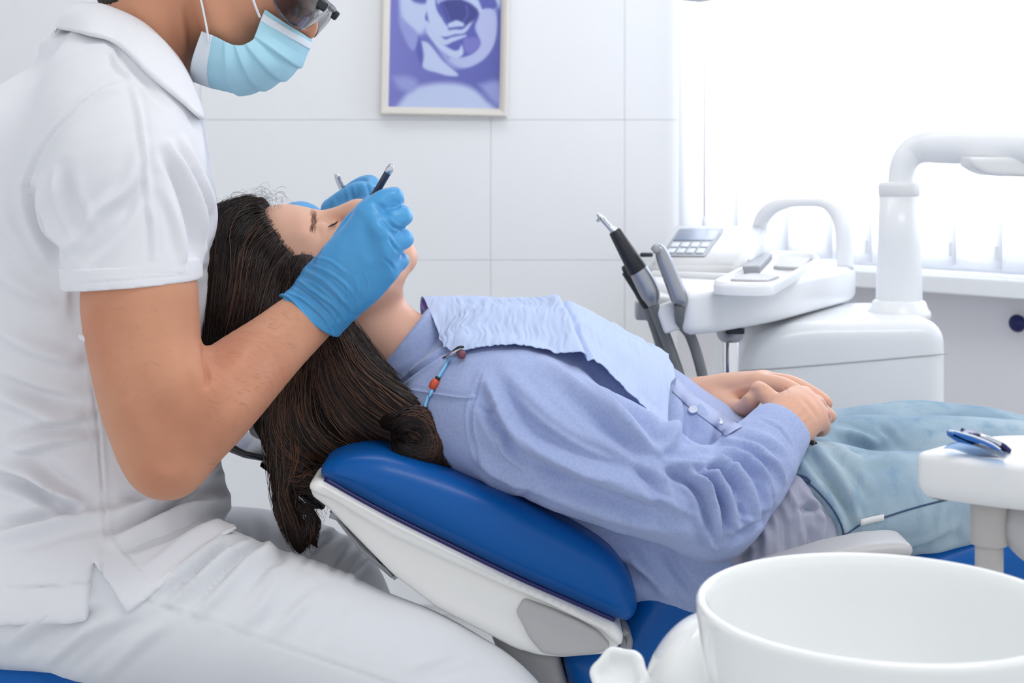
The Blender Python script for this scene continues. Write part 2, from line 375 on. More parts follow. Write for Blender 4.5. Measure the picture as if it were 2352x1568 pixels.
def nets(v, lo, h):
    s = v < 0; n = np.array(v.shape); c = np.zeros(n-1, np.int8)
    for dx in (0, 1):
        for dy in (0, 1):
            for dz in (0, 1): c += s[dx:n[0]-1+dx, dy:n[1]-1+dy, dz:n[2]-1+dz]
    act = (c > 0) & (c < 8); I, J, K = np.nonzero(act); idx = np.full(n-1, -1, np.int32); idx[act] = np.arange(len(I))
    acc = np.zeros((len(I), 3)); cnt = np.zeros(len(I)); cor = [(x, y, z) for x in (0, 1) for y in (0, 1) for z in (0, 1)]
    for a in cor:
        for d in range(3):
            if a[d]: continue
            b = list(a); b[d] = 1; va = v[I+a[0], J+a[1], K+a[2]].astype(float); vb = v[I+b[0], J+b[1], K+b[2]].astype(float)
            x = (va < 0) != (vb < 0); t = np.where(x, va/(va-vb+1e-20), 0); p = np.array(a, float)+t[:, None]*np.eye(3)[d]; acc[x] += p[x]; cnt += x
    V = lo+h*(np.stack([I, J, K], 1)+acc/cnt[:, None]); Q = []
    for d in range(3):
        e1, e2 = [(1, 2), (2, 0), (0, 1)][d]; sa = [slice(None)]*3; sb = [slice(None)]*3; sa[d] = slice(0, -1); sb[d] = slice(1, None)
        A, B = s[tuple(sa)], s[tuple(sb)]; i = np.stack(np.nonzero(A != B), 1); ok = (i[:, e1] > 0) & (i[:, e2] > 0) & (i[:, e1] < n[e1]-1) & (i[:, e2] < n[e2]-1); i = i[ok]
        o1 = np.zeros(3, int); o1[e1] = 1; o2 = np.zeros(3, int); o2[e2] = 1
        g = lambda q: idx[q[:, 0], q[:, 1], q[:, 2]]
        f = np.stack([g(i-o1-o2), g(i-o2), g(i), g(i-o1)], 1); fl = ~A[i[:, 0], i[:, 1], i[:, 2]]; f[fl] = f[fl][:, ::-1]; Q.append(f)
    return V, np.vstack(Q)
def lap(V, Q, lam):
    e = np.vstack([Q[:, [0, 1]], Q[:, [1, 2]], Q[:, [2, 3]], Q[:, [3, 0]]]); n = len(V); c = np.bincount(e[:, 0], minlength=n)+np.bincount(e[:, 1], minlength=n); r = V.copy()
    for d in range(3):
        s = np.bincount(e[:, 0], V[e[:, 1], d], n)+np.bincount(e[:, 1], V[e[:, 0], d], n); r[:, d] = V[:, d]+lam*(s/np.maximum(c, 1)-V[:, d])
    return r
def vnorm(V, Q):
    f = np.cross(V[Q[:, 2]]-V[Q[:, 0]], V[Q[:, 3]]-V[Q[:, 1]]); N = np.zeros_like(V)
    for k in range(4):
        for d in range(3): N[:, d] += np.bincount(Q[:, k], f[:, d], len(V))
    return N/(np.linalg.norm(N, axis=1)[:, None]+1e-12)
def folds(V, Q, specs, both=False, gain=1.):
    "press cloth folds and seams into a skin: (photo polyline, half width px, height mm)"
    N = vnorm(V, Q); x, y = proj(V); view = np.array([0, 0, ZC])-V; view /= np.linalg.norm(view, axis=1)[:, None]
    wgt = np.ones(len(V)) if both else sstep(-.15, .2, (N*view).sum(1)); D = np.zeros(len(V))
    for pts, wd, amp, *opt in specs:
        q = crom(pts, 8*(len(pts)-1)+1); m = 4*wd; s = (x > q[:, 0].min()-m) & (x < q[:, 0].max()+m) & (y > q[:, 1].min()-m) & (y < q[:, 1].max()+m); ids = np.nonzero(s)[0]
        if not len(ids): continue
        bx, by = x[ids], y[ids]; best = np.full(len(ids), 1e9); tt = np.zeros(len(ids)); L = len(q)-1
        for i in range(L):
            d = q[i+1]-q[i]; t = np.clip(((bx-q[i, 0])*d[0]+(by-q[i, 1])*d[1])/(d@d+1e-9), 0, 1); r = np.hypot(bx-q[i, 0]-t*d[0], by-q[i, 1]-t*d[1]); u = r < best; best[u] = r[u]; tt[u] = (i+t[u])/L
        if opt: prof = np.exp(-(best/wd)**2); tap = np.ones(len(ids))
        else: prof = np.exp(-(best/wd)**2)-.42*np.exp(-((best-1.9*wd)/wd)**2); tap = np.sin(np.pi*np.clip(tt, .02, .98))**.55
        D[ids] += amp*gain*.001*prof*tap
    return V+N*(D*wgt)[:, None]
def rumple(V, Q, scale, amp, stretch=(1, 1, 1)):
    return V+vnorm(V, Q)*(vnoise(V*scale*np.array(stretch)+11.3)*amp)[:, None]
def bvh(V, Q): return BVHTree.FromPolygons([tuple(v) for v in V], [tuple(int(i) for i in f) for f in Q])
def surf(t, px, py):
    d = unit(P(px, py, 1.)-[0, 0, ZC]); h = t.ray_cast(Vector((0, 0, ZC)), Vector(d)); return (None, None) if h[0] is None else (np.array(h[0]), np.array(h[1]))
def on_surf(t, pts, n, lift=0.):
    out = []
    for x, y in crom(pts, n):
        a, b = surf(t, x, y)
        if a is not None: out.append(a+b*lift)
    return np.array(out)

def psolid(name, poly, y0, y1, r, m, parent, h=.004, plane='xz', smooth=2, **k):
    f = Field(h); f.prism(poly, y0, y1, r, plane=plane); V, Q = f.build(smooth); return mk(name, V, Q, m, parent, **k)

def pushout(X, tree, d, w=None):
    "lift points that lie inside or too close to a skin until they clear it by d"
    sh_ = X.shape; X = X.reshape(-1, 3).copy(); w = np.ones(len(X)) if w is None else np.broadcast_to(w, sh_[:-1]).ravel()
    for i, p in enumerate(X):
        l, n, k, ds = tree.find_nearest(Vector(p))
        if l is None: continue
        s = (Vector(p)-l).dot(n)
        if s < d: X[i] += np.array(n)*(d-s)*w[i]
    return X.reshape(sh_)
# ================================================================== the room
wall = thing('wall_back', None, None, (-.6, 3.77, 0), kind='structure')
V, Fc = box((-.85, 3.84, 1.35), (2.56, .1, 2.7)); mk('grout_bed', V, Fc, M['grout'], wall, smooth=False)
tx = [P(x, 500, 3.77)[0] for x in (-1690, -980, -270, 460, 1127, 1435, 1559)]
tz = [2.695]+[P(0, y, 3.77)[2] for y in (-369, -47, 275, 597, 919, 1241)]+[0.03]
for i in range(len(tx)-1):
    for j in range(len(tz)-1):
        g = .0003; x0, x1, z1, z0 = tx[i]+g, tx[i+1]-g, tz[j]-g, tz[j+1]+g
        V, Fc = box(((x0+x1)/2, 3.785, (z0+z1)/2), (x1-x0, .024, z1-z0), bev=.0009, seg=2); mk('tile', V, Fc, M['tile'], wall, smooth=False)
V, Fc = box((.0, 1.7, -.03), (5.4, 5.4, .06)); mk('floor', V, Fc, M['floor'], smooth=False, kind='structure')
V, Fc = box((.0, 1.7, 2.73), (5.4, 5.4, .06)); mk('ceiling', V, Fc, M['ceil'], smooth=False, kind='structure')
V, Fc = box((-2.16, 3.2, 1.35), (.1, 1.3, 2.7)); mk('wall_left', V, Fc, M['paint'], smooth=False, kind='structure')
# window wall runs from the corner at 45 degrees towards the camera
RW = np.array([[WD[0], WN[0], 0], [WD[1], WN[1], 0], [0, 0, 1]])
def WP(t, n, z): return np.array([WC[0]+WD[0]*t+WN[0]*n, WC[1]+WD[1]*t+WN[1]*n, z])
def wbox(name, t0, t1, n0, n1, z0, z1, m, parent=None, bev=0, **k):
    V, Fc = box((0, 0, 0), (t1-t0, n1-n0, z1-z0), bev=bev); R = RW.copy()
    V = V@R.T+WP((t0+t1)/2, (n0+n1)/2, (z0+z1)/2); Fc = [f[::-1] for f in Fc]; return mk(name, V, Fc, m, parent, smooth=False, **k)
ww = thing('wall_right', None, None, WP(1, 0, 0), kind='structure')
wbox('lower_wall', -.05, 2.3, -.16, 0, 0, .885, M['paint'], ww)
wbox('upper_wall', -.05, 2.3, -.16, 0, 2.45, 2.7, M['paint'], ww)
wbox('end_wall', 2.05, 2.3, -.16, 0, .885, 2.45, M['paint'], ww)
wbox('trim_1', .02, 2.08, -.12, .105, .884, .921, M['white'], None, bev=.004, kind='structure')
wn = thing('window_1', None, None, WP(1, -.08, .92), kind='structure')
for nm, a in (('frame_rail', (.0, 2.05, -.12, -.06, .92, .98)), ('frame_rail', (.0, 2.05, -.12, -.06, 2.39, 2.45)), ('frame_post', (.0, .06, -.12, -.06, .98, 2.39)), ('frame_post', (1.0, 1.06, -.12, -.06, .98, 2.39)), ('frame_post', (1.99, 2.05, -.12, -.06, .98, 2.39))):
    wbox(nm, *a, M['white'], wn, bev=.004)
wbox('pane', .06, 1.0, -.095, -.089, .98, 2.39, M['glass'], wn); wbox('pane', 1.06, 1.99, -.095, -.089, .98, 2.39, M['glass'], wn)
# vertical blind
bl = thing('vertical_blind', 'white vertical blind of overlapping fabric slats hanging across the bright window', 'blind', WP(1, .02, .93))
wbox('head_rail', .0, 2.05, .0, .04, 2.40, 2.44, M['white'], bl, bev=.004)
ts = [.004, .186, .3325, .453, .557, .662, .764, .870, .975, 1.08, 1.185, 1.29, 1.395, 1.5, 1.605, 1.71, 1.815, 1.92, 2.03]
for i in range(len(ts)-1):
    t0, t1 = ts[i], ts[i+1]+.016; G = np.zeros((3, 7, 3)); zb = .9335+.002*(i % 3)
    for a, z in enumerate((zb, 1.6, 2.40)):
        for b in range(7):
            s = b/6; G[a, b] = WP(t0+(t1-t0)*s, .012+.018*(s-.5)+.006*math.sin(math.pi*s), z)
    V, Q = shell(G, .0012); mk('slat', V, Q, M['slat'], bl)
    wbox('bottom_weight', t0+.012, t1-.012, .0045, .0075, zb+.004, zb+.022, M['slat'], bl)
    if 3 <= i < len(ts)-2:                        # spacer clips at the slat bottoms
        wbox('spacer_clip', t1-.015, t1-.008, .022, .026, zb+.02, zb+.05, M['whitem'], bl, bev=.001)
a, b = WP(.125, .055, 1.02), WP(.125, .055, 2.4)
cd = thing('pull_cord', 'thin grey blind cord hanging beside the left end of the window', 'cord', a)
V, Fc = tube([a, b], .0021, 8); mk('cord', V, Fc, M['grey'], cd)
V, Fc = lathe([(.001, 0), (.006, .004), (.007, .03), (.003, .045), (.001, .046)], a-[0, 0, .04], n=12); mk('cord_weight', V, Fc, M['white'], cd)

# picture on the tiled wall
def wx(px, py, Y=3.765): return P(px, py, Y)
pic = thing('framed_picture', 'violet rose print in a pale frame on the tiled wall', 'picture', wx(1020, 265))
x0, x1, z0 = wx(874, 264)[0], wx(1165, 264)[0], wx(900, 266)[2]; z1 = z0+.48; fw = .0205
def rail(name, a, b, horiz):
    (xa, za), (xb, zb) = a, b
    pr = [(0, 0), (0, .02), (.004, .026), (.012, .024), (.0205, .014), (.0205, 0)]      # inward distance, height off the wall
    V = []
    for (x, z), sgn in ((a, 1), (b, -1)):
        for d, h in pr:
            if horiz: V.append((x+sgn*d, 3.77-h, z+(d if z < z0+.1 else -d)))
            else: V.append((x+(d if x < (x0+x1)/2 else -d), 3.77-h, z+sgn*d))
    n = len(pr); Fc = [(k, (k+1) % n, n+(k+1) % n, n+k) for k in range(n)]+[tuple(range(n))[::-1], tuple(range(n, 2*n))]
    mk(name, V, Fc, M['frame'], pic, smooth=False)
rail('frame_rail', (x0, z0), (x1, z0), True); rail('frame_rail', (x0, z1), (x1, z1), True); rail('frame_rail', (x0, z0), (x0, z1), False); rail('frame_rail', (x1, z0), (x1, z1), False)
# the print: soft petals laid down with numpy as flat colour on a sheet
nu, nv = 300, 190; px0, px1 = 892, 1150
gx, gy = np.meshgrid(np.linspace(px0, px1, nv), np.linspace(254, 254-360, nu)); img = np.zeros((nu, nv, 3)); u = (gx-px0)/(px1-px0)
base = np.array([122, 124, 196.])[None, None]*(1-u[..., None])+np.array([92, 98, 172.])*u[..., None]; img[:] = base
def inpoly(pts):
    q = crom(np.vstack([pts, pts[:1]]), 80); c = np.zeros(gx.shape, bool)
    for (xa, ya), (xb, yb) in zip(q[:-1], q[1:]): c ^= ((ya > gy) != (yb > gy)) & (gx < (xb-xa)*(gy-ya)/(yb-ya+1e-9)+xa)
    return c
def dist(pts, closed=False):
    pts = np.asarray(pts, float); q = crom(np.vstack([pts, pts[:1]]) if closed else pts, 60); d = np.full(gx.shape, 1e9); tt = np.zeros(gx.shape)
    for i, (a, b) in enumerate(zip(q[:-1], q[1:])):
        e = b-a; t = np.clip(((gx-a[0])*e[0]+(gy-a[1])*e[1])/(e@e+1e-9), 0, 1); r = np.hypot(gx-a[0]-t*e[0], gy-a[1]-t*e[1]); m = r < d; d[m] = r[m]; tt[m] = (i+t[m])/(len(q)-1)
    return d, tt
def zc(l): return np.array([(840+x*400/2091, y*300/1568) for x, y in l])     # points read off the enlarged photo
def blob(l, col, soft=4, al=1.):
    p = zc(l); d, _ = dist(p, True); s = np.where(inpoly(p), -d, d); a = al*sstep(soft, -soft, s); img[:] = img*(1-a[..., None])+np.array(col, float)*a[..., None]
def stroke(l, wd, col, soft=2.5, al=1.):
    d, t = dist(zc(l)); wv = np.interp(t, np.linspace(0, 1, len(np.atleast_1d(wd))), np.atleast_1d(wd))*.19; a = al*sstep(soft, -soft, d-wv); img[:] = img*(1-a[..., None])+np.array(col, float)*a[..., None]
LT, MD, DK, VD = (190, 202, 234), (160, 170, 220), (92, 98, 176), (66, 72, 138)
blob([(370, -500), (380, 300), (430, 520), (560, 700), (650, 560), (760, 560), (1000, 870), (1220, 880), (1420, 780), (1540, 600), (1560, 380), (1540, 100), (1400, -100), (1300, -500)], (150, 158, 214), 5)
blob([(380, -450), (400, 200), (450, 380), (620, 520), (720, 420), (720, 200), (560, 20), (500, -400)], LT, 6); blob([(560, 20), (720, 10), (720, 190), (540, 170)], DK, 5)
blob([(300, -520), (700, -560), (720, -200), (640, 0), (420, -60)], MD, 6); blob([(1100, -560), (1600, -560), (1600, 200), (1500, 90), (1400, 20), (1250, -80)], LT, 6)
blob([(1100, 20), (1360, -60), (1480, 60), (1560, 200), (1500, 250), (1380, 260), (1300, 100), (1140, 90)], DK, 4)
blob([(650, 600), (760, 640), (930, 820), (1110, 960), (1000, 975), (860, 945), (690, 890), (680, 740)], LT, 3); blob([(590, 560), (640, 560), (690, 760), (660, 860), (600, 700)], DK, 4)
blob([(430, 380), (560, 470), (620, 560), (570, 700), (480, 600)], (148, 156, 214), 4)
blob([(1300, 420), (1340, 280), (1480, 240), (1560, 340), (1540, 600), (1420, 780), (1220, 880), (1080, 860), (1000, 790), (1200, 760), (1350, 640)], (180, 188, 228), 3)
blob([(700, 340), (760, 200), (880, 150), (1100, 110), (1340, 220), (1340, 340), (1300, 460), (1370, 620), (1260, 740), (1060, 770), (880, 660), (730, 480)], DK, 3)
stroke([(700, 400), (760, 520), (900, 660), (1050, 740), (1130, 720), (1145, 650)], (10, 24, 34, 40, 40, 8), LT)
stroke([(720, 400), (800, 500), (930, 610), (1040, 580), (1190, 540)], (16, 30, 30, 26, 12), LT); stroke([(760, 330), (820, 470), (930, 520), (1060, 500), (1180, 480), (1300, 330)], (30, 46, 36, 26, 22, 6), LT)
stroke([(740, -60), (760, 120), (780, 280), (850, 400), (940, 470)], (20, 50, 60, 70, 40), LT); stroke([(860, 180), (960, 170), (1080, 120), (1160, 140)], (24, 24, 28, 10), (170, 180, 224))
blob([(780, -300), (1060, -300), (1080, 0), (1000, 100), (900, 150), (820, 60)], MD, 5); blob([(800, -340), (1040, -320), (1060, -30), (960, 60), (860, 60)], LT, 8)
blob([(1150, 80), (1220, 60), (1320, 140), (1380, 260), (1340, 290), (1250, 200), (1150, 150)], LT, 4)
blob([(870, 190), (1000, 150), (1180, 170), (1330, 260), (1300, 360), (1160, 420), (1000, 410), (940, 320)], VD, 4); stroke([(900, 200), (960, 290), (1000, 380)], (8, 8), DK); stroke([(1190, 220), (1210, 310), (1150, 400)], (10, 8), DK)
stroke([(1000, 430), (1080, 410), (1150, 420)], (26, 36, 20), LT)
blob([(1170, 560), (1330, 560), (1360, 640), (1250, 730), (1170, 680)], (122, 122, 196), 5)
blob([(300, 1420), (520, 1160), (700, 1080), (1000, 1050), (1250, 1090), (1440, 1220), (1560, 1420)], LT, 9); blob([(330, 1000), (480, 985), (620, 1040), (560, 1150), (400, 1120)], (150, 158, 214), 10); blob([(1360, 1060), (1600, 1030), (1640, 1300), (1500, 1220)], (150, 158, 214), 10)
xx = np.linspace(x0+fw-.002, x1-fw+.002, nv); zz = np.linspace(z0+fw-.002, z1-fw+.002, nu); G = np.stack([np.tile(xx, (nu, 1)), np.full((nu, nv), 3.757), np.tile(zz[:, None], (1, nv))], 2)
pm = bpy.data.materials.new('rose_print'); pm.use_nodes = True; _a = pm.node_tree.nodes.new('ShaderNodeVertexColor'); _a.layer_name = 'Col'
pm.node_tree.links.new(_a.outputs[0], pm.node_tree.nodes['Principled BSDF'].inputs['Base Color']); pm.node_tree.nodes['Principled BSDF'].inputs['Roughness'].default_value = .3
mk('print', G.reshape(-1, 3), gridq(nu, nv), pm, pic, cols=lin(img.reshape(-1, 3)))
V, Fc = box(((x0+x1)/2, 3.763, (z0+z1)/2), (x1-x0-.03, .01, z1-z0-.03)); mk('backing', V, Fc, M['frame'], pic, smooth=False)

pic.rotation_euler[1] = math.radians(1.1)
# operating lamp head, only its lowest edge enters the frame
lp = thing('operating_lamp', 'grey-white operating lamp head just entering at the top edge', 'lamp', P(1607, -60, 2.1))
V, Fc = lathe([(.001, -.062), (.025, -.058), (.05, -.04), (.075, .0), (.08, .02), (.07, .05), (.03, .07), (.001, .072)], P(1607, 5, 2.1)+[0, 0, .062], n=48); mk('lamp_head', V, Fc, M['whitem'], lp)
V, Fc = tube([P(1607, 5, 2.1)+[0, 0, .12], P(1607, 5, 2.1)+[.02, .1, .4], (.3, 2.3, 2.7)], .018, 12, n=20); mk('lamp_arm', V, Fc, M['whitem'], lp)
# navy knob at the right edge under the sill
c = WP(.92, .012, P(2350, 743, 3.1)[2]); kb = thing('wall_knob', 'round navy blue knob on the grey wall below the sill', 'knob', c)
V, Fc = lathe([(.008, -.012), (.008, 0), (.017, .004), (.019, .012), (.014, .02), (.001, .022)], c, axis=(WN[0], WN[1], 0), n=28); mk('knob_head', V, Fc, M['navyknob'], kb)

# ================================================================== delivery unit behind the patient
def solid(name, poly, z0, z1, r, m, parent, plane='xy', **k):
    V, Fc = slab(poly, z0, z1, r, plane, **k); return mk(name, V, Fc, m, parent)
du = thing('delivery_unit', 'white dental delivery unit with display, moulded tray and arched handle', 'dental unit', (.4, 2.6, 0))
top = [PZ(1480, 640, .969)[:2], PZ(1575, 672, .969)[:2], PZ(1640, 668, .969)[:2], PZ(1780, 650, .969)[:2], PZ(1966, 611, .969)[:2], PZ(1962, 596, .969)[:2], PZ(1560, 585, .969)[:2], PZ(1492, 606, .969)[:2]]
tp = round_poly(top, [.03, .05, .08, .2, .05, .04, .05, .05], 8); solid('unit_body', tp, .902, .969, .016, M['white'], du, r1=.012)
# raised control console with sloping front
q = [P(1488, 603, 2.60), P(1692, 606, 2.52), P(1757, 518, 2.92), P(1545, 518, 2.98)]; bz = .965
cx = np.array(q); low = cx.copy(); low[:, 2] = bz
V = np.vstack([cx, low]); Fc = [(0, 1, 2, 3), (4, 7, 6, 5), (0, 4, 5, 1), (1, 5, 6, 2), (2, 6, 7, 3), (3, 7, 4, 0)]
bm = bmesh.new(); vs = [bm.verts.new(v) for v in V]; [bm.faces.new([vs[i] for i in f]) for f in Fc]; bmesh.ops.recalc_face_normals(bm, faces=bm.faces[:]); bmesh.ops.bevel(bm, geom=bm.edges[:], offset=.007, segments=3, affect='EDGES'); bm.verts.index_update()
V2 = np.array([v.co[:] for v in bm.verts]); F2 = [tuple(v.index for v in f.verts) for f in bm.faces]; bm.free(); mk('console', V2, F2, M['whitem'], du)
nq = unit(np.cross(q[1]-q[0], q[3]-q[0]))
def onq(u, v, l=0): return (q[0]*(1-u)*(1-v)+q[1]*u*(1-v)+q[2]*u*v+q[3]*(1-u)*v)+nq*l
def pad(u0, u1, v0, v1, l0, l1, name, m, label=None, r=.003):
    e = [(u0, v0), (u1, v0), (u1, v1), (u0, v1)]; o = onq(u0, v0); ax = unit(onq(u1, v0)-o); ay = np.cross(nq, ax)
    p2 = round_poly([((onq(*k)-o)@ax, (onq(*k)-o)@ay) for k in e], r, 4); V, Fc = slab(p2, l0, l1, min(.0015, (l1-l0)/2.2)); V = o+V[:, :1]*ax+V[:, 1:2]*ay+V[:, 2:]*nq; return mk(name, V, Fc, m, du, label=label)
pad(.10, .60, .14, .86, .000, .0022, 'key_panel', M['grey'], r=.006); pad(.13, .58, .52, .84, .002, .0045, 'display', M['screen'])
for i in range(4):
    for j in range(2): pad(.15+.11*i, .235+.11*i, .19+.15*j, .29+.15*j, .002, .0055, 'key', M['button'], r=.004)
pad(.68, .685, .55, .9, 0, .001, 'panel_groove', M['grey'], r=.0005)
a, b = P(1498, 632, 2.56), P(1690, 640, 2.47); V, Fc = rtube(a, b, .0085, 16); mk('console_bumper', V, Fc, M['whitem'], du)
V, Fc = lathe([(.001, -.012), (.004, -.01), (.004, .01), (.001, .012)], P(1485, 585, 2.6), axis=(1, .2, 0), n=12); mk('hinge_pin', V, Fc, M['dark'], du)
# moulded instrument tray on the right half
ro = [PZ(1630, 648, .985)[:2], PZ(1770, 652, .985)[:2], PZ(1884, 590, .985)[:2], PZ(1868, 578, .985)[:2], PZ(1776, 574, .985)[:2]]
ro = round_poly(ro, [.04, .05, .03, .02, .05], 7); n_ = len(ro); cen = ro.mean(0)
rg = [(1, .966), (1, .978), (.985, .985), (.95, .985), (.93, .981), (.90, .972), (0.02, .970)]; V = np.vstack([np.hstack([cen+(ro-cen)*s_, np.full((n_, 1), z)]) for s_, z in rg])
Fc = [(i*n_+k, i*n_+(k+1) % n_, (i+1)*n_+(k+1) % n_, (i+1)*n_+k) for i in range(len(rg)-1) for k in range(n_)]+[tuple((len(rg)-1)*n_+k for k in range(n_))]; mk('moulded_tray', V, Fc, M['white'], du)
rc = [PZ(1775, 612, .976)[:2], PZ(1840, 615, .976)[:2], PZ(1868, 590, .976)[:2], PZ(1792, 585, .976)[:2]]; solid('tray_recess', round_poly(rc, .02, 5), .968, .977, .003, M['shellgrey'], du)
rc = [PZ(1662, 640, .976)[:2], PZ(1758, 643, .976)[:2], PZ(1795, 630, .976)[:2], PZ(1720, 626, .976)[:2]]; solid('tray_recess', round_poly(rc, .02, 5), .968, .976, .003, M['shellgrey'], du)
rc = [PZ(1692, 606, .99)[:2], PZ(1745, 604, .99)[:2], PZ(1775, 574, .99)[:2], PZ(1702, 572, .99)[:2]]; solid('instrument_pad', round_poly(rc, .012, 5), .968, .986, .004, M['grey'], du)
# arched handle
V, Fc = tube(PP([(1742, 532, 2.93), (1752, 500, 2.92), (1775, 477, 2.90), (1808, 466, 2.88), (1850, 464, 2.86), (1890, 466, 2.84), (1920, 484, 2.82), (1936, 520, 2.80), (1940, 570, 2.79), (1941, 618, 2.78)]), [.0145, .0145, .0135, .010, .0085, .010, .0145, .0158, .016, .016], 18, n=60); mk('handle', V, Fc, M['white'], du)
# chrome support and joint
a = P(1678, 768, 2.40); V, Fc = rtube(a, a*[1, 1, 0]+[0, 0, .02], .0145, 24); mk('support_pole', V, Fc, M['chrome'], du)
V, Fc = lathe([(.014, 0), (.02, .006), (.024, .016), (.024, .022)], a-[0, 0, .012], n=24); mk('pole_collar', V, Fc, M['alu'], du); V, Fc = box(a+[.004, -.02, .008], (.03, .012, .009), bev=.002); mk('joint_clamp', V, Fc, M['dark'], du)
V, Fc = lathe([(.055, 0), (.055, .012), (.05, .02), (.03, .028), (.02, .05)], a*[1, 1, 0], n=40); mk('floor_base', V, Fc, M['white'], du)
# holder bar for the handpieces
hb = [P(1462, 700, 2.40)[:2], P(1500, 700, 2.33)[:2], P(1580, 700, 2.27)[:2], P(1640, 700, 2.33)[:2], P(1600, 640, 2.45)[:2], P(1500, 640, 2.5)[:2]]
solid('holder_block', round_poly(hb, .012, 5), .912, .957, .006, M['whitem'], du)
V, Fc = box(P(1536, 728, 2.283), (.03, .02, .045), R=Matrix.Rotation(-.35, 3, 'Y'), bev=.005); mk('holder_fork', V, Fc, M['white'], du); V, Fc = box(P(1480, 712, 2.36), (.03, .03, .03), bev=.005); mk('holder_fork', V, Fc, M['shellgrey'], du)
# three handpieces resting in the holder, hoses as parts
def hoser(parent, pts, r): V, Fc = tube(PP(pts), r, 12, n=40); mk('hose', V, Fc, M['hose'], parent)
h1 = thing('dental_handpiece', 'black-sleeved handpiece with bent silver tip, tallest in the holder', 'handpiece', P(1500, 690, 2.27), 'handpieces in the holder')
V, Fc = tube(PP([(1372, 491, 2.27), (1384, 503, 2.27), (1398, 519, 2.27), (1414, 534, 2.27)]), [.0025, .0045, .0042, .0065], 14, n=14); mk('metal_tip', V, Fc, M['steel'], h1)
V, Fc = tube(PP([(1378, 497, 2.265), (1374, 505, 2.265), (1373, 509, 2.265)]), [.0022, .0022, .003], 10, n=6); mk('burr', V, Fc, M['alu'], h1)
V, Fc = rtube(P(1411, 529, 2.27), P(1467, 624, 2.27), .0098, 22, r1=.0158, rb=.3); mk('black_sleeve', V, Fc, M['dark'], h1)
V, Fc = tube(PP([(1461, 612, 2.27), (1480, 645, 2.27), (1494, 676, 2.27), (1500, 700, 2.275)]), [.0142, .0158, .0148, .008], 20, n=12); mk('metal_barrel', V, Fc, M['alu'], h1); hoser(h1, [(1500, 698, 2.275), (1514, 735, 2.29), (1535, 790, 2.30), (1562, 868, 2.30), (1585, 960, 2.3), (1620, 1100, 2.3)], .0088)
h2 = thing('dental_handpiece', 'slim black handpiece, half hidden behind the tallest one', 'handpiece', P(1480, 690, 2.34), 'handpieces in the holder')
V, Fc = tube(PP([(1430, 622, 2.33), (1437, 620, 2.33), (1446, 634, 2.33), (1465, 664, 2.33), (1487, 700, 2.33), (1490, 708, 2.33)]), [.004, .0085, .0085, .0085, .0095, .004], 18, n=26); mk('black_sleeve', V, Fc, M['dark'], h2)
hoser(h2, [(1489, 705, 2.33), (1500, 740, 2.335), (1516, 790, 2.34), (1540, 880, 2.34), (1575, 1050, 2.34)], .008)
h3 = thing('dental_handpiece', 'grey metal handpiece in the holder beside the display', 'handpiece', P(1560, 700, 2.26), 'handpieces in the holder')
V, Fc = tube(PP([(1504, 579, 2.26), (1509, 573, 2.26), (1517, 577, 2.26), (1527, 600, 2.26), (1545, 645, 2.26), (1562, 690, 2.26), (1560, 702, 2.26)]), [.0075, .0092, .0098, .0118, .0128, .0128, .005], 22, n=34); mk('metal_barrel', V, Fc, M['alu'], h3)
V, Fc = lathe([(.0055, 0), (.0062, .003), (.0062, .007), (.004, .008)], P(1508, 576, 2.253), axis=(-.1, -1, .5), n=16); mk('end_cap', V, Fc, M['grey'], h3); hoser(h3, [(1560, 700, 2.26), (1564, 740, 2.275), (1585, 770, 2.30), (1604, 825, 2.30), (1618, 890, 2.3), (1628, 1000, 2.3)], .0084)
# loose items lying by the display
def pebble(name, label, px, py, z, a, b, hgt, m, rot=0.):
    c = PZ(px, py, z); o = thing(name, label, 'instrument' if name == 'steel_instrument' else 'cap', c)
    V, Fc = lathe([(.001, 0), (a*.8, .001), (a, hgt*.4), (a*.8, hgt*.85), (.001, hgt)], c, n=24, sx=1, sy=b); R = np.array(Matrix.Rotation(rot, 3, 'Z')); V = (V-c)@R.T+c; mk('shaped_body', V, Fc, m, o)
pebble('steel_instrument', 'polished oval steel cup lying in front of the tray', 1676, 598, .986, .02, .45, .012, M['steel'])
pebble('steel_instrument', 'small steel cap lying between display and grey pad', 1640, 588, .99, .010, .6, .008, M['steel'])
pebble('plastic_cap', 'white oval cap lying on the grey pad', 1712, 600, .986, .008, .9, .008, M['white'])

# pedestal with post and swing arm
pd = thing('equipment_pedestal', 'large white pedestal carrying an upright post and horizontal swing arm', 'dental equipment', P(1950, 1300, 2.6)*[1, 1, 0])
prof = round_poly([(1690, 1700), (1690, 930), (1694, 850), (1722, 782), (1800, 748), (1880, 740), (2030, 738), (2150, 736), (2179, 770), (2179, 1700)], [5, 20, 40, 40, 40, 30, 30, 40, 30, 5], 6)
psolid('pedestal_cover', pxpoly(prof, 2.47), 2.47, 2.80, .03, M['white'], pd, h=0.006)
V, Fc = tube(PP([(1690, 852, 2.469), (1780, 846, 2.469), (1950, 832, 2.469), (2178, 812, 2.469)]), .0011, 6, n=24); mk('seam', V, Fc, M['shellgrey'], pd)
V, Fc = lathe([(.055, .0), (.055, .012), (.05, .018), (.046, .03), (.04, .034)], P(2065, 726, 2.62)+[0, 0, -.004], n=40); mk('post_collar', V, Fc, M['white'], pd)
pz0, pz1 = P(0, 712, 2.62)[2], P(0, 450, 2.62)[2]; cx_ = P(2065, 0, 2.62)[0]
V, Fc = lathe([(.0395, 0), (.0405, .01), (.0395, .06), (.036, (pz1-pz0)*.6), (.0352, pz1-pz0)], (cx_, 2.62, pz0), n=44); mk('post', V, Fc, M['white'], pd)
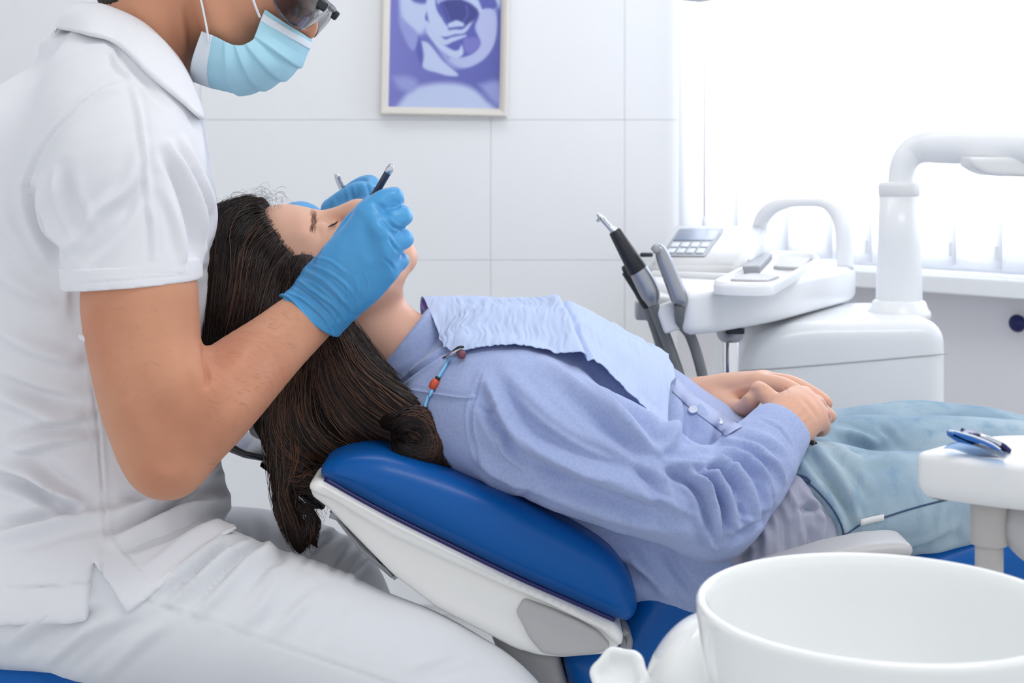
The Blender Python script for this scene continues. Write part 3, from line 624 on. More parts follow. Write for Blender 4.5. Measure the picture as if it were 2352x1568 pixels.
V, Fc = lathe([(.034, 0), (.0358, .002), (.0358, .018), (.034, .023), (.03, .025), (.02, .025)], (cx_, 2.62, pz1), n=44); mk('post_cap', V, Fc, M['whitem'], pd)
V, Fc = tube(PP([(2069, 440, 2.62), (2070, 405, 2.62), (2078, 372, 2.62), (2097, 348, 2.62), (2125, 337, 2.61), (2160, 336, 2.59), (2230, 337, 2.56), (2420, 343, 2.48)]), [.0225, .0225, .0235, .0262, .0285, .0300, .0305, .0315], 28, n=70); mk('swing_arm', V, Fc, M['white'], pd)
pr = round_poly([(2225, 360), (2225, 380), (2262, 403), (2420, 408), (2420, 360)], [4, 8, 20, 4, 4], 5); psolid('arm_cover', pxpoly(pr, 2.5), 2.49, 2.56, .008, M['whitem'], pd, h=.003)

# ================================================================== the treatment chair
YN, YF = 1.63, 2.13
ch = thing('dental_chair', 'reclined dental chair with blue cushions and white shell', 'dental chair', (.0, 1.88, 0))
cp = [(733, 1090), (742, 1066), (785, 1048), (850, 1042), (905, 1050), (1000, 1079), (1160, 1138), (1300, 1204), (1388, 1255), (1436, 1305), (1460, 1358), (1464, 1396), (1450, 1420), (1425, 1424), (1300, 1372), (1160, 1309), (1020, 1240), (900, 1181), (790, 1122)]
psolid('back_cushion', pxpoly(crom(cp+cp[:1], 110)[:-1], 1.655), YN, YF, .032, M['blue'], ch, h=0.0045)
sh = [(708, 1110), (735, 1100), (900, 1190), (1160, 1318), (1300, 1380), (1415, 1432), (1434, 1455), (1427, 1482), (1390, 1501), (1290, 1510), (1235, 1504), (1180, 1488), (1135, 1464), (1000, 1394), (900, 1318), (830, 1246), (752, 1165), (714, 1138)]
psolid('back_shell', pxpoly(round_poly(sh, 12, 4), 1.66), 1.648, 2.11, .014, M['shell'], ch, h=0.005)
bd = [(708, 1106), (735, 1098), (900, 1188), (1160, 1316), (1300, 1378), (1412, 1428), (1434, 1455), (1428, 1480), (1414, 1478), (1385, 1446), (1260, 1385), (1130, 1330), (900, 1228), (760, 1144), (712, 1126)]
psolid('shell_rim', pxpoly(round_poly(bd, 9, 4), 1.643), 1.630, 2.12, .011, M['shell'], ch, h=0.004)
pn = [(1202, 1373), (1260, 1394), (1330, 1424), (1375, 1449), (1402, 1478), (1398, 1492), (1360, 1503), (1290, 1507), (1245, 1500), (1215, 1464), (1196, 1425), (1184, 1406)]
psolid('hinge_cover', pxpoly(round_poly(pn, 8, 4), 1.645), 1.6405, 1.70, .004, M['shellgrey'], ch, h=0.0025)
V, Fc = tube(np.array([P(x, y, 1.627) for x, y in [(745, 1100), (900, 1185), (1160, 1313), (1300, 1375), (1412, 1424)]]), .0024, 8, n=50); mk('gap_line', V, Fc, M['navyknob'], ch)  # shaded gap between cushion and shell, drawn as a navy tube
ub = [(762, 1158), (800, 1172), (860, 1232), (925, 1310), (905, 1312), (830, 1246)]; solid('shell_underside', pxpoly(round_poly(ub, 6, 4), 1.70), 1.665, 2.08, .006, M['grey'], ch, plane='xz')
V, Fc = slab(pxpoly(round_poly([(1424, 1420), (1442, 1434), (1451, 1455), (1448, 1478), (1434, 1488), (1420, 1480)], 8, 5), 1.70), 1.67, 1.74, .008, 'xz'); mk('hinge_bracket', V, Fc, M['grey'], ch)
lk = [(1120, 1448), (1200, 1486), (1286, 1506), (1296, 1545), (1330, 1640), (1420, 1900), (1250, 1900), (1220, 1700)]; psolid('back_link', pxpoly(round_poly(lk, 12, 4), 1.72), 1.72, 1.98, .012, M['shellgrey'], ch, h=0.005)
st = [(1290, 1512), (1400, 1470), (1450, 1408), (1480, 1356), (1560, 1338), (1700, 1330), (1950, 1316), (2092, 1290), (2150, 1272), (2235, 1240), (2330, 1214), (2420, 1190), (2560, 1180), (2560, 1300), (2300, 1420), (1950, 1560), (1700, 1660), (1420, 1700), (1320, 1640)]
psolid('seat_cushion', pxpoly(round_poly(st, 22, 5), 1.70), 1.695, 2.10, .03, M['blue'], ch, h=0.006)
sb = [(1420, 1660), (2300, 1440), (2560, 1330), (2560, 1500), (2000, 1760), (1500, 1800)]; psolid('seat_base', pxpoly(round_poly(sb, 30, 5), 1.72), 1.72, 2.05, .02, M['shell'], ch, h=0.007)
V, Fc = slab(round_poly([(.15, 1.72), (.62, 1.72), (.62, 2.05), (.15, 2.05)], .08, 6), .05, .44, .02); mk('lift_column', V, Fc, M['shell'], ch); V, Fc = slab(round_poly([(-.1, 1.62), (.95, 1.62), (.95, 2.15), (-.1, 2.15)], .12, 6), .0, .055, .02); mk('floor_plate', V, Fc, M['shell'], ch)
ar = [(1640, 1345), (1700, 1318), (1800, 1288), (1900, 1258), (1985, 1240), (2050, 1234), (2080, 1237), (2091, 1252), (2085, 1268), (2060, 1278), (1950, 1282), (1800, 1330), (1660, 1400)]
psolid('armrest', pxpoly(round_poly(ar, 10, 5), 1.60), 1.575, 1.645, .012, M['shellgrey'], ch, h=0.003); V, Fc = tube(PP([(1690, 1345, 1.61), (1680, 1450, 1.63), (1690, 1560, 1.70)]), [.018, .02, .022], 16, n=12); mk('armrest_post', V, Fc, M['shellgrey'], ch)
# headrest behind the hair
hr = [(556, 1000), (575, 965), (620, 945), (700, 960), (780, 1010), (800, 1045), (760, 1060), (640, 1040)]; psolid('headrest_pad', pxpoly(round_poly(hr, 20, 5), 1.80), 1.80, 1.98, .02, M['grey'], ch, h=0.005)
hp = [(500, 1012), (528, 1018), (560, 1036), (600, 1046), (720, 1090), (760, 1150), (735, 1150), (690, 1105), (620, 1064), (560, 1054), (530, 1042), (500, 1030)]; solid('headrest_bracket', pxpoly(round_poly(hp, 5, 4), 1.84), 1.84, 1.94, .006, M['alu'], ch, plane='xz')
hk = [(596, 1064), (640, 1082), (700, 1120), (745, 1170), (720, 1170), (660, 1118), (625, 1098)]; solid('headrest_lever', pxpoly(round_poly(hk, 3, 4), 1.80), 1.80, 1.83, .003, M['dark'], ch, plane='xz')

# operator stool, blue seat in the lower left corner
so = thing('operator_stool', 'round blue operator stool under the seated dentist', 'stool', (P(70, 0, 1.78)[0], 1.78, 0)); sc = np.array([P(70, 0, 1.78)[0], 1.78, 0]); sz = P(0, 1515, 1.62)[2]
V, Fc = lathe([(.001, sz-.085), (.17, sz-.08), (.20, sz-.06), (.208, sz-.03), (.195, sz-.008), (.15, sz), (.001, sz)], sc, n=56); mk('seat', V, Fc, M['blue'], so)
V, Fc = lathe([(.028, .06), (.028, sz-.08)], sc, n=24); mk('gas_lift', V, Fc, M['chrome'], so)
for k in range(5):
    a = 2*math.pi*k/5+.3; e = sc+[.26*math.cos(a), .26*math.sin(a), .07]; V, Fc = tube([sc+[0, 0, .1], e], [.026, .018], 12); mk('leg', V, Fc, M['grey'], so); V, Fc = lathe([(.001, 0), (.022, .002), (.026, .027), (.022, .05), (.001, .055)], e*[1, 1, 0], n=16); mk('castor', V, Fc, M['dark'], so)

# ================================================================== foreground: rinse bowl, tray table
bc = np.array([P(2030, 0, 1.05)[0], 1.05, ZC-.3194]); sp = thing('cuspidor', 'white dental cuspidor with a large porcelain rinse bowl in the right foreground', 'cuspidor', (bc[0], bc[1], 0)); bs = sp
pf = [(.05, -.175), (.075, -.165), (.102, -.135), (.118, -.095), (.1268, -.05), (.1312, -.015), (.1325, -.004), (.1318, .0), (.1295, .0018), (.1265, .0008), (.1245, -.004), (.1232, -.012), (.119, -.045), (.110, -.08), (.094, -.105), (.07, -.120), (.04, -.127), (.02, -.131), (.019, -.14), (.001, -.14)]
q_ = crom(np.array(pf), 90); q_[:, 0] = np.maximum(q_[:, 0], .001); V, Fc = lathe([tuple(x) for x in q_], bc, n=110); mk('bowl', V, Fc, M['porcelain'], sp)
V, Fc = lathe([(.001, 0), (.012, 0), (.013, .002), (.0185, .003), (.0185, .0), (.019, -.002)], bc+[0, 0, -.137], n=28); mk('drain_ring', V, Fc, M['chrome'], sp)
fl = Field(.004); fl.ell(P(1662, 1645, 1.17), (.066, .075, .083), k=.02); fl.ell(P(1800, 1760, 1.15), (.09, .11, .06), k=.03); fl.cut(lambda X, Y, Z: (.128+.35*np.minimum(Z-bc[2]+.03, 0))-np.hypot(X-bc[0], Y-bc[1])+0*Z); V, Q = fl.build(3); mk('housing', V, Q, M['porcelain'], bs)
V, Fc = slab(round_poly([(bc[0]-.13, .98), (bc[0]+.06, .98), (bc[0]+.06, 1.14), (bc[0]-.13, 1.14)], .06, 6), 0, .70, .02); mk('column', V, Fc, M['porcelain'], bs)
ang = np.linspace(0, 2*np.pi, 64, endpoint=False); kc = P(1424, 1556, 1.12); kr = .0222*(1+.055*np.cos(6*ang+.5)); ax_ = unit([-.25, -.8, .55]); A_, B_ = frame_of(ax_); V = []; rg = [(.55, -.018), (.9, -.012), (1, 0), (.97, .005), (.86, .0075), (.74, .006), (.6, .0015), (.02, .0005)]
for s_, z in rg: V.append(kc+ax_*z+(kr*s_)[:, None]*(np.cos(ang)[:, None]*A_+np.sin(ang)[:, None]*B_))
Fc = [(i*64+k, i*64+(k+1) % 64, (i+1)*64+(k+1) % 64, (i+1)*64+k) for i in range(len(rg)-1) for k in range(64)]+[tuple(range(64))[::-1], tuple(7*64+k for k in range(64))]; mk('knob', np.vstack(V), Fc, M['porcelain'], bs, label='lobed white knob with a shallow recess')
V, Fc = rtube(kc-ax_*.016, kc-ax_*.06, .012, 16); mk('knob_stem', V, Fc, M['porcelain'], bs)
tt = thing('tray_table', 'white tray on a grey column at the right edge', 'table', (.52, 1.30, 0)); zt = P(0, 1036, 1.265)[2]
tpz = [PZ(2098, 1038, zt)[:2], PZ(2200, 1052, zt)[:2], PZ(2352, 1070, zt)[:2], np.array([.80, 1.16]), np.array([.80, 1.34]), PZ(2270, 997, zt)[:2], PZ(2180, 1015, zt)[:2]]
solid('tray', round_poly(tpz, [.012, .03, .03, .03, .03, .03, .03], 6), zt-.040, zt, .016, M['whitem'], tt, r1=.006, seg=5)
ct = P(2272, 1150, 1.275); V, Fc = rtube(ct+[0, 0, .008], ct*[1, 1, 0]+[0, 0, P(0, 1250, 1.275)[2]], .0158, 28, rb=.12); mk('column_sleeve', V, Fc, M['beige'], tt); V, Fc = rtube(ct, ct*[1, 1, 0]+[0, 0, .02], .0118, 24, rb=.05); mk('column', V, Fc, M['beige'], tt)
V, Fc = lathe([(.09, 0), (.09, .01), (.08, .018), (.02, .026)], ct*[1, 1, 0], n=40); mk('foot', V, Fc, M['beige'], tt)
fl = Field(.003); fl.pch([(2338, 1178, 1.27, .012), (2345, 1215, 1.27, .017), (2375, 1240, 1.27, .02)], k=.01); V, Q = fl.build(2); mk('tray_bracket', V, Q, M['shellgrey'], tt)
# blue sensor holder clip on the tray
cb = thing('holder_clip', 'blue and steel film holder clip lying on the white tray', 'clip', P(2250, 1045, 1.25))
bp = [(2177, 989), (2190, 988), (2235, 1002), (2275, 1018), (2300, 1034), (2308, 1046), (2290, 1045), (2262, 1030), (2225, 1019), (2196, 1013), (2178, 1002)]
V, Fc = slab(pxpoly(round_poly(bp, 4, 4), 1.245), 1.238, 1.252, .003, 'xz'); mk('blue_jaw', V, Fc, M['clipblue'], cb)
V, Fc = tube(PP([(2181, 989, 1.242), (2232, 1001, 1.242), (2275, 1018, 1.242), (2297, 1032, 1.242)]), .0011, 8, n=20); mk('white_edge', V, Fc, M['white'], cb)
bp = [(2214, 995), (2240, 992), (2275, 1002), (2306, 1017), (2321, 1030), (2318, 1038), (2305, 1046), (2290, 1030), (2262, 1012), (2230, 1003)]
V, Fc = slab(pxpoly(round_poly(bp, 3, 4), 1.26), 1.254, 1.275, .003, 'xz'); mk('dark_jaw', V, Fc, M['navyknob'], cb)
V, Fc = rtube(P(2250, 1001, 1.252), P(2298, 1019, 1.252), .0026, 14); mk('steel_pin', V, Fc, M['steel'], cb)
fs = thing('film_sleeve', 'translucent pale blue film under the clip on the tray', 'film', PZ(2240, 1045, zt))
fp = [PZ(2165, 1030, zt+.001), PZ(2305, 1054, zt+.001), PZ(2318, 1040, zt+.012), PZ(2205, 1010, zt+.012)]; G = np.array([[fp[0], fp[1]], [fp[3], fp[2]]]); G = np.array([[(G[0, 0]*(1-b)+G[0, 1]*b)*(1-a)+(G[1, 0]*(1-b)+G[1, 1]*b)*a+[0, 0, .0012*math.sin(9*b+4*a)] for b in np.linspace(0, 1, 16)] for a in np.linspace(0, 1, 8)]); V, Q = shell(G, .0006); mk('film', V, Q, M['film'], fs)
# ================================================================== people
def head(f, T, R, fem=False, k=.012, s=1.0):
    "head in its own frame: x out of the face, y to its left, z to the crown"
    g = lambda p: T+R@(np.array(p)*s)
    def E(c, r, kk=k, sub=False): f.ell(g(c), np.array(r)*s, R, k=kk, sub=sub)
    def C(pts, kk=k, **kw): f.chain([(*g(p[:3]), p[3]*s) for p in pts], k=kk, **kw)
    E((-.012, 0, .032), (.096, .076, .086)); E((.036, 0, .03), (.046, .062, .062), .02)
    E((.030, 0, -.045), (.054, .056, .072), .02)
    for q in (1, -1):
        C([(-.012, q*.056, -.052, .020), (.030, q*.043, -.090, .020), (.064, q*.014, -.108, .016)], .02)
        E((.048, q*.036, -.034), (.032, .024, .026), .02); C([(.072, q*.012, .020, .0095), (.070, q*.03, .025, .010), (.056, q*.05, .018, .009)], .016)
    E((.070, 0, -.106), (.017, .019, .016), .014); E((.066, 0, -.072), (.022, .026, .022), .014)
    for q in (1, -1): E((.090, q*.031, .001), (.014, .017, .0105), .010, True)
    for q in (1, -1): E((.066, q*.031, -.001), (.0150, .0155, .0130), .004)
    C([(.079, 0, .012, .0095), (.093, 0, -.010, .0100), (.107, 0, -.029, .0122), (.109, 0, -.036, .0132)], .009)
    for q in (1, -1): E((.097, q*.0140, -.039), (.0130, .0082, .0095), .006); E((.101, q*.007, -.0495), (.006, .0038, .004), .002, True)
    C([(.083, -.021, -.070, .003), (.091, -.008, -.066, .0052), (.0915, .008, -.066, .0052), (.083, .021, -.070, .003)], .005)
    C([(.082, -.019, -.074, .003), (.089, 0, -.079, .0066), (.082, .019, -.074, .003)], .005)
    C([(.094, -.02, -.0725, .0016), (.096, 0, -.0725, .0018), (.094, .02, -.0725, .0016)], .002, sub=True)
    for q in (1, -1):
        C([(-.012, q*.073, -.036, .006), (-.006, q*.077, -.02, .005), (-.004, q*.079, .008, .006), (-.014, q*.083, .024, .0065), (-.028, q*.084, .018, .006), (-.032, q*.082, .0, .0055), (-.022, q*.077, -.022, .0055)], .006); E((-.016, q*.074, -.002), (.013, .006, .022), .005)
def body_mesh(parent, fields, m, smooth=2, specs=()):
    V, Q = joinq(*[f.build(smooth) for f in fields]); V = folds(V, Q, specs) if specs else V; return mk('body', V, Q, m, parent), V, Q
def line_tube(t, pts, n, r, lift=0., sides=6):
    p = on_surf(t, pts, n, lift); return tube(p, r, sides) if len(p) > 2 else None
def seam(name, t, pts, n, r, m, parent, lift=0., **k):
    s = line_tube(t, pts, n, r, lift)
    if s: return mk(name, *s, m, parent, **k)
def hairs(guides, n, spread, r, seg=18, wav=0., seed=1):
    "guides: list of (xyz polyline, spread scale) -> bundle of fine tapering strands"
    g = np.random.default_rng(seed); Vs, Fs, off = [], [], 0
    for gi, (pts, sp, *o) in enumerate(guides):
        q = crom(pts, seg); T = np.gradient(q, axis=0); T /= np.linalg.norm(T, axis=1)[:, None]; a = np.cross(T, [0, 1, .05]); a /= np.linalg.norm(a, axis=1)[:, None]; b = np.cross(T, a)
        for i in range(o[0] if o else n):
            th = g.uniform(0, 2*np.pi); rr = math.sqrt(g.random())*sp*spread; u = np.linspace(0, 1, seg); op = np.interp(u, [0, .15, .8, 1], [.75, 1, 1, .35 if len(o) < 2 else o[1]])
            ph, fr = g.uniform(0, 6.28), g.uniform(.6, 2.2); th2 = th+wav*np.sin(fr*u*6+ph)*.5; e = max(4, int(seg*g.uniform(.72, 1))); rad = r*g.uniform(.7, 1.3)*np.interp(u, [0, .1, .7, 1], [.7, 1, 1, .25])
            p = q+(np.cos(th2)*rr*op)[:, None]*a+(np.sin(th2)*rr*op)[:, None]*b+(wav*.004*np.sin(fr*u*9+ph))[:, None]*a
            p, rad = p[:e], rad[:e]; A, B = a[:e], b[:e]
            V = np.stack([p+rad[:, None]*(math.cos(x)*A+math.sin(x)*B) for x in (0, 2.094, 4.189)], 1).reshape(-1, 3); i0 = np.arange(e-1)[:, None]*3; k = np.arange(3)[None]; l = (k+1) % 3
            Fs.append(np.stack([i0+k, i0+l, i0+3+l, i0+3+k], 2).reshape(-1, 4)+off); Vs.append(V); off += len(V)
    return np.vstack(Vs), np.vstack(Fs)

# ------------------------------------------------------------------ the dentist
DM = 1.80
th0 = math.radians(34); RD = np.array([[math.cos(th0), 0, math.sin(th0)], [0, 1, 0], [-math.sin(th0), 0, math.cos(th0)]]); HD = P(571, -104, DM)
dn = thing('person', 'seated dentist in white polo and trousers with blue mask and gloves', 'person', (P(100, 0, DM)[0], DM, .0))
f1 = Field(.0026); head(f1, HD, RD)
f1.pch([(392, -78, DM, .062), (352, 40, DM, .062), (318, 120, DM, .066), (270, 210, DM, .085)], k=.03)
f2 = Field(.0026)
ARM = [(290, 330, 1.625, .050), (312, 560, 1.59, .0560), (320, 660, 1.582, .0610), (323, 720, 1.579, .0615), (338, 850, 1.572, .0575), (356, 960, 1.568, .0515), (376, 1045, 1.566, .0395)]
FORE = [(378, 1040, 1.566, .0400), (404, 1015, 1.573, .0480), (462, 945, 1.59, .0505), (545, 868, 1.625, .0462), (632, 792, 1.668, .0385), (712, 722, 1.705, .0335), (735, 700, 1.715, .0325)]
f2.pch(ARM, k=.02); f2.pch(FORE, k=.022, flat=((0, 1, 0), .92)); f2.pch([(390, 1076, 1.563, .0175), (394, 1084, 1.563, .016)], k=.03)
f2.pch([(420, 880, 1.545, .022), (480, 925, 1.56, .03), (540, 880, 1.59, .02)], k=.04)
fb = Field(.008); fb.loft([((60, 200), (330, 200), DM, .12), ((-20, 320), (430, 320), DM, .165), ((-60, 650), (455, 650), DM, .155), ((-60, 1000), (430, 1000), DM, .145), ((-50, 1250), (480, 1250), DM, .155), ((-50, 1400), (400, 1400), DM, .16)], k=.03)
fb.pch([(130, 1350, 1.70, .085), (637, 1454, 1.67, .07), (1150, 1690, 1.65, .055), (1190, 2250, 1.66, .04), (1195, 2660, 1.66, .034)], k=.03); fb.pch([(200, 1340, 1.92, .085), (560, 1340, 1.97, .07), (770, 1390, 1.99, .055), (760, 1700, 2.0, .045), (765, 2290, 2.0, .034)], k=.03)
fb.pch([(280, 270, 1.97, .06), (300, 650, 2.03, .055), (360, 950, 2.05, .045), (480, 800, 2.05, .042), (690, 540, 2.04, .030)], k=.02)
GR = dict(palm=[[(716, 718, 1.705, .027), (790, 600, 1.680, .022), (846, 494, 1.664, .0165)], [(720, 722, 1.705, .027), (810, 610, 1.672, .021), (872, 528, 1.656, .0165)], [(728, 728, 1.704, .026), (825, 640, 1.674, .020), (886, 572, 1.660, .0160)], [(734, 734, 1.704, .024), (828, 672, 1.684, .0185), (886, 620, 1.672, .0150)]],
          fing=[[(846, 494, 1.664, .0158), (880, 462, 1.668, .0135), (905, 453, 1.676, .0120), (896, 462, 1.705, .0112), (868, 470, 1.725, .0100)], [(872, 528, 1.656, .0158), (900, 506, 1.660, .0135), (924, 496, 1.672, .0122), (912, 500, 1.700, .0112), (880, 505, 1.725, .0100)],
                [(886, 572, 1.660, .0154), (908, 556, 1.664, .0135), (926, 548, 1.676, .0120), (912, 552, 1.702, .0110), (880, 552, 1.728, .0098)], [(886, 620, 1.672, .0145), (904, 606, 1.676, .0125), (918, 598, 1.688, .0108), (902, 604, 1.712, .0100), (872, 606, 1.732, .0090)]],
          thumb=[(735, 690, 1.715, .022), (775, 590, 1.735, .018), (815, 515, 1.745, .0140), (852, 470, 1.742, .0115)])
fh = Field(.0022)
def hand(f, G, rs=1.0, k=.012):
    for c in G['palm']: f.pch(c, k=.016, rs=rs)
    for c in G['fing']: f.pch(c, k=.0045, rs=rs)
    f.pch(G['thumb'], k=.010, rs=rs)
hand(fh, GR, .74)
bo, Vb, Qb = body_mesh(dn, [f1, f2, fb, fh], M['skin_m'], 2, [([(466, 795), (470, 830), (476, 866), (470, 890)], 6, -3.5), ([(455, 800), (452, 850), (460, 900)], 14, 2.5), ([(480, 900), (560, 820), (650, 730)], 24, 2.0), ([(420, 1010), (520, 930), (620, 840)], 26, -1.6), ([(225, 760), (270, 900), (330, 1010)], 30, 2.0), ([(345, 1075), (385, 1092), (420, 1080)], 16, 1.2), ([(250, 10), (300, 70), (380, 150)], 12, 1.5), ([(430, 20), (440, 100), (440, 170)], 8, -2.5), ([(410, 10), (420, 90), (415, 140)], 10, 1.8)])
# short hair at the nape
fn = Field(.003); g_ = lambda p: HD+RD@np.array(p)
fn.ell(g_((-.018, 0, .036)), (.101, .082, .092), RD); fn.cut(lambda X, Y, Z: np.maximum((X-HD[0])*RD[0, 0]+(Z-HD[2])*RD[2, 0]-.055, -((X-HD[0])*RD[0, 2]+(Z-HD[2])*RD[2, 2])-.082-.55*np.minimum(((X-HD[0])*RD[0, 0]+(Z-HD[2])*RD[2, 0]+.05), .055))+0*Y)
fn.pch([(440, -170, DM, .076), (408, -125, DM, .070), (386, -80, DM, .0645), (348, -26, DM, .0605), (338, -12, DM, .0585)], k=.012); V, Q = fn.build(2); V = rumple(V, Q, 260, .0015); mk('hair', V, Q, M['hairm'], dn)
TD = bvh(Vb, Qb); g_r = np.random.default_rng(21); hv = []
for _ in range(330):
    u, v = g_r.random(2); x, y = (470+210*u, 800-105*u+(60+95*(1-u))*2*v-20) if g_r.random() < .8 else (180+60*u+200*v*.9, 700+250*u)
    a, n = surf(TD, x, y); b2, n2 = surf(TD, x+g_r.uniform(8, 17), y+g_r.uniform(-4, 12))
    if a is None or b2 is None or np.linalg.norm(a-b2) > .02 or a[1] > 1.76: continue
    hv.append(tube([a, (a+b2)/2+n*.0012, b2+n2*.0016], [.00006, .00005, .00002], 3, n=4, caps=False))
V, Fc = join(*hv); mk('arm_hair', V, Fc, mat('fine_body_hair', (150, 104, 78), .6), bo, kind='stuff')
# polo shirt
fp = Field(.003)
fp.loft([((138, 108), (395, 170), DM, .082), ((20, 200), (446, 250), DM, .155), ((-46, 300), (468, 305), DM, .190), ((-85, 420), (484, 420), DM, .188), ((-98, 540), (495, 540), DM, .178), ((-98, 660), (490, 660), DM, .17), ((-95, 800), (474, 800), DM, .165), ((-92, 950), (468, 950), DM, .165), ((-88, 1075), (496, 1075), DM, .17), ((-95, 1200), (528, 1200), DM, .178), ((-110, 1300), (530, 1300), DM, .186), ((-118, 1400), (520, 1400), DM, .19)], k=.02, p=2.25)
fp.pch([(240, 165, 1.70, .062), (262, 255, 1.645, .085), (278, 360, 1.615, .0905), (300, 480, 1.60, .0800), (303, 575, 1.592, .0735), (304, 668, 1.588, .0715)], k=.035)
fp.pch([(230, 165, 1.90, .062), (262, 255, 1.955, .085), (278, 360, 1.99, .088), (300, 480, 2.02, .078), (306, 640, 2.04, .068)], k=.03)
fp.pch([(120, 1345, 1.69, .109), (260, 1370, 1.675, .105), (400, 1390, 1.668, .1015), (520, 1418, 1.662, .097)], k=.03); fp.ell(P(170, 1330, DM), (.172, .202, .137), k=.04)
hx = np.array([-400, 0, 238, 247, 251, 300, 340, 400, 470, 530, 700]); hy = np.array([1395, 1392, 1372, 1370, 1252, 1300, 1352, 1306, 1252, 1214, 1214])
def hem(X, Y, Z):
    px = 1176+F*X/1.66; py = HZ+F*(ZC-Z)/1.66; g = np.interp(px, hx, hy); d = (py-g)*1.66/F*np.where((px > 236) & (px < 262), .35, .8)
    qx = 1176+F*X/1.59; qy = HZ+F*(ZC-Z)/1.59; inn = (X+0*Y < P(470, 0, 1.59)[0]) & (Y < 1.80-.165) & (qy > 600) & (qy < 760) & (X > P(120, 0, 1.59)[0])
    sl = (qy-(663-.075*(qx-160)))*1.59/F
    return np.where(inn & (qx > 130), np.maximum(d, np.where(np.hypot((X-P(304, 0, 1.588)[0]), (Y-1.588)) < .115, sl+.008, -1)), d)
fp.ell(P(196, 122, DM), (.046, .09, .034), k=.03); fp.cut(hem); V, Q = fp.build(3)
FO = [([(300, 178), (225, 205), (155, 270), (92, 350), (62, 425), (66, 470)], 5, -2.2), ([(286, 190), (215, 222), (150, 290), (100, 360)], 12, 2),
      ([(66, 440), (92, 515), (140, 600)], 13, -7), ([(95, 420), (120, 500), (150, 570)], 12, 5), ([(130, 395), (138, 470), (168, 560)], 10, 4.5), ([(150, 380), (165, 460), (200, 540)], 13, -3),
      ([(155, 590), (225, 490), (290, 430), (330, 330)], 15, 3.5), ([(200, 600), (270, 520), (320, 430)], 12, -2.5), ([(345, 500), (338, 400), (322, 270), (300, 180)], 7, 2.2), ([(350, 590), (352, 520), (345, 470)], 7, 2.2),
      ([(445, 620), (447, 540), (420, 440), (375, 350)], 12, -4.5), ([(462, 600), (458, 520), (430, 420), (390, 330)], 9, 4.5), ([(484, 560), (478, 480), (450, 390), (420, 320)], 8, 4), ([(470, 560), (466, 490), (440, 400)], 7, -4), ([(420, 590), (400, 500), (370, 420)], 10, 2.5),
      
      ([(208, 858), (224, 960), (231, 1060), (236, 1140), (246, 1250)], 3.2, -1.1), ([(216, 858), (232, 960), (240, 1060), (245, 1140)], 5, .5),
      ([(-20, 1062), (70, 1085), (130, 1130), (190, 1162)], 15, 7.5), ([(-10, 1095), (70, 1122), (180, 1180)], 13, -6.5), ([(-10, 1235), (80, 1215), (170, 1190), (240, 1180)], 15, 6), ([(-10, 1205), (90, 1190), (200, 1166)], 11, -4), ([(20, 1040), (110, 1012), (205, 1000)], 14, 4.5), ([(40, 1010), (130, 985), (200, 975)], 12, -3.5),
      ([(-10, 905), (60, 935), (140, 965), (200, 955)], 17, 4.5), ([(-10, 870), (80, 905), (190, 925)], 13, -4), ([(-20, 745), (60, 790), (150, 820), (195, 815)], 18, 4), ([(-20, 600), (50, 660), (140, 700)], 20, 3.5), ([(-20, 450), (30, 530), (80, 600)], 18, 3),
      ([(236, 1180), (330, 1165), (420, 1120), (505, 1080)], 16, 5.5), ([(250, 1215), (340, 1190), (430, 1150), (515, 1110)], 11, -4.5), ([(260, 1245), (370, 1200), (460, 1160), (525, 1140)], 13, 5), ([(300, 1260), (400, 1220), (520, 1175)], 10, -3.5), ([(290, 1140), (350, 1150), (360, 1165)], 10, -3), ([(430, 1110), (480, 1075), (505, 1050)], 10, 3.5), ([(330, 1310), (420, 1245), (525, 1185)], 11, 3),
      ([(10, 1352), (120, 1345), (242, 1330)], 3, -1.3), ([(258, 1236), (300, 1282), (345, 1335)], 3, -1.0), ([(345, 1336), (430, 1275), (525, 1205)], 3, -1.0), ([(234, 1255), (234, 1362)], 3, -1.0),
      ([(260, 110), (268, 150), (300, 178)], 5, 2.2), ([(255, 100), (300, 150), (390, 250)], 8, -2.5), ([(478, 640), (468, 720), (470, 790)], 10, 3)]
V = rumple(V, Q, 14, .0032); V = rumple(V, Q, 38, .0010, (1, 1, .5)); V = folds(V, Q, FO, gain=2.2); V = lap(V, Q, .2); mk('polo_shirt', V, Q, M['polo'], dn); TP = bvh(V, Q)
PO = [o for o in dn.children if o.name.startswith('polo_shirt')][0]
# collar
U = [(150, 62, DM), (168, 18, DM-.035), (205, 9, DM-.056), (250, 16, DM-.064), (330, 54, DM-.069), (400, 122, DM-.060), (436, 180, DM-.035), (448, 214, DM-.012)]
MI = [(138, 70, DM), (150, 44, DM-.05), (200, 40, DM-.078), (255, 48, DM-.088), (340, 98, DM-.096), (415, 175, DM-.082), (452, 226, DM-.045), (459, 248, DM-.014)]
L = [(132, 84, DM), (140, 78, DM-.055), (200, 90, DM-.088), (262, 108, DM-.108), (345, 180, DM-.118), (415, 244, DM-.098), (452, 276, DM-.062), (468, 264, DM-.016)]
fcu = Field(.0019); fcu.pch([(301, 560, 1.593, .0768), (303, 590, 1.592, .0752), (304, 668, 1.588, .0738), (304, 690, 1.588, .0735)], k=.01)
fcu.cut(lambda X, Y, Z: np.maximum((HZ+F*(ZC-Z)/1.59-(663-.075*(1176+F*X/1.59-160)))*1.59/F, -(HZ+F*(ZC-Z)/1.59-(611-.075*(1176+F*X/1.59-160)))*1.59/F)+0*Y)
V, Q = fcu.build(2); V = folds(V, Q, [([(158, 653), (230, 647), (330, 640), (450, 631)], 2.2, -.8)]); V = rumple(V, Q, 30, .0012); mk('sleeve_cuff', V, Q, M['polo'], PO)
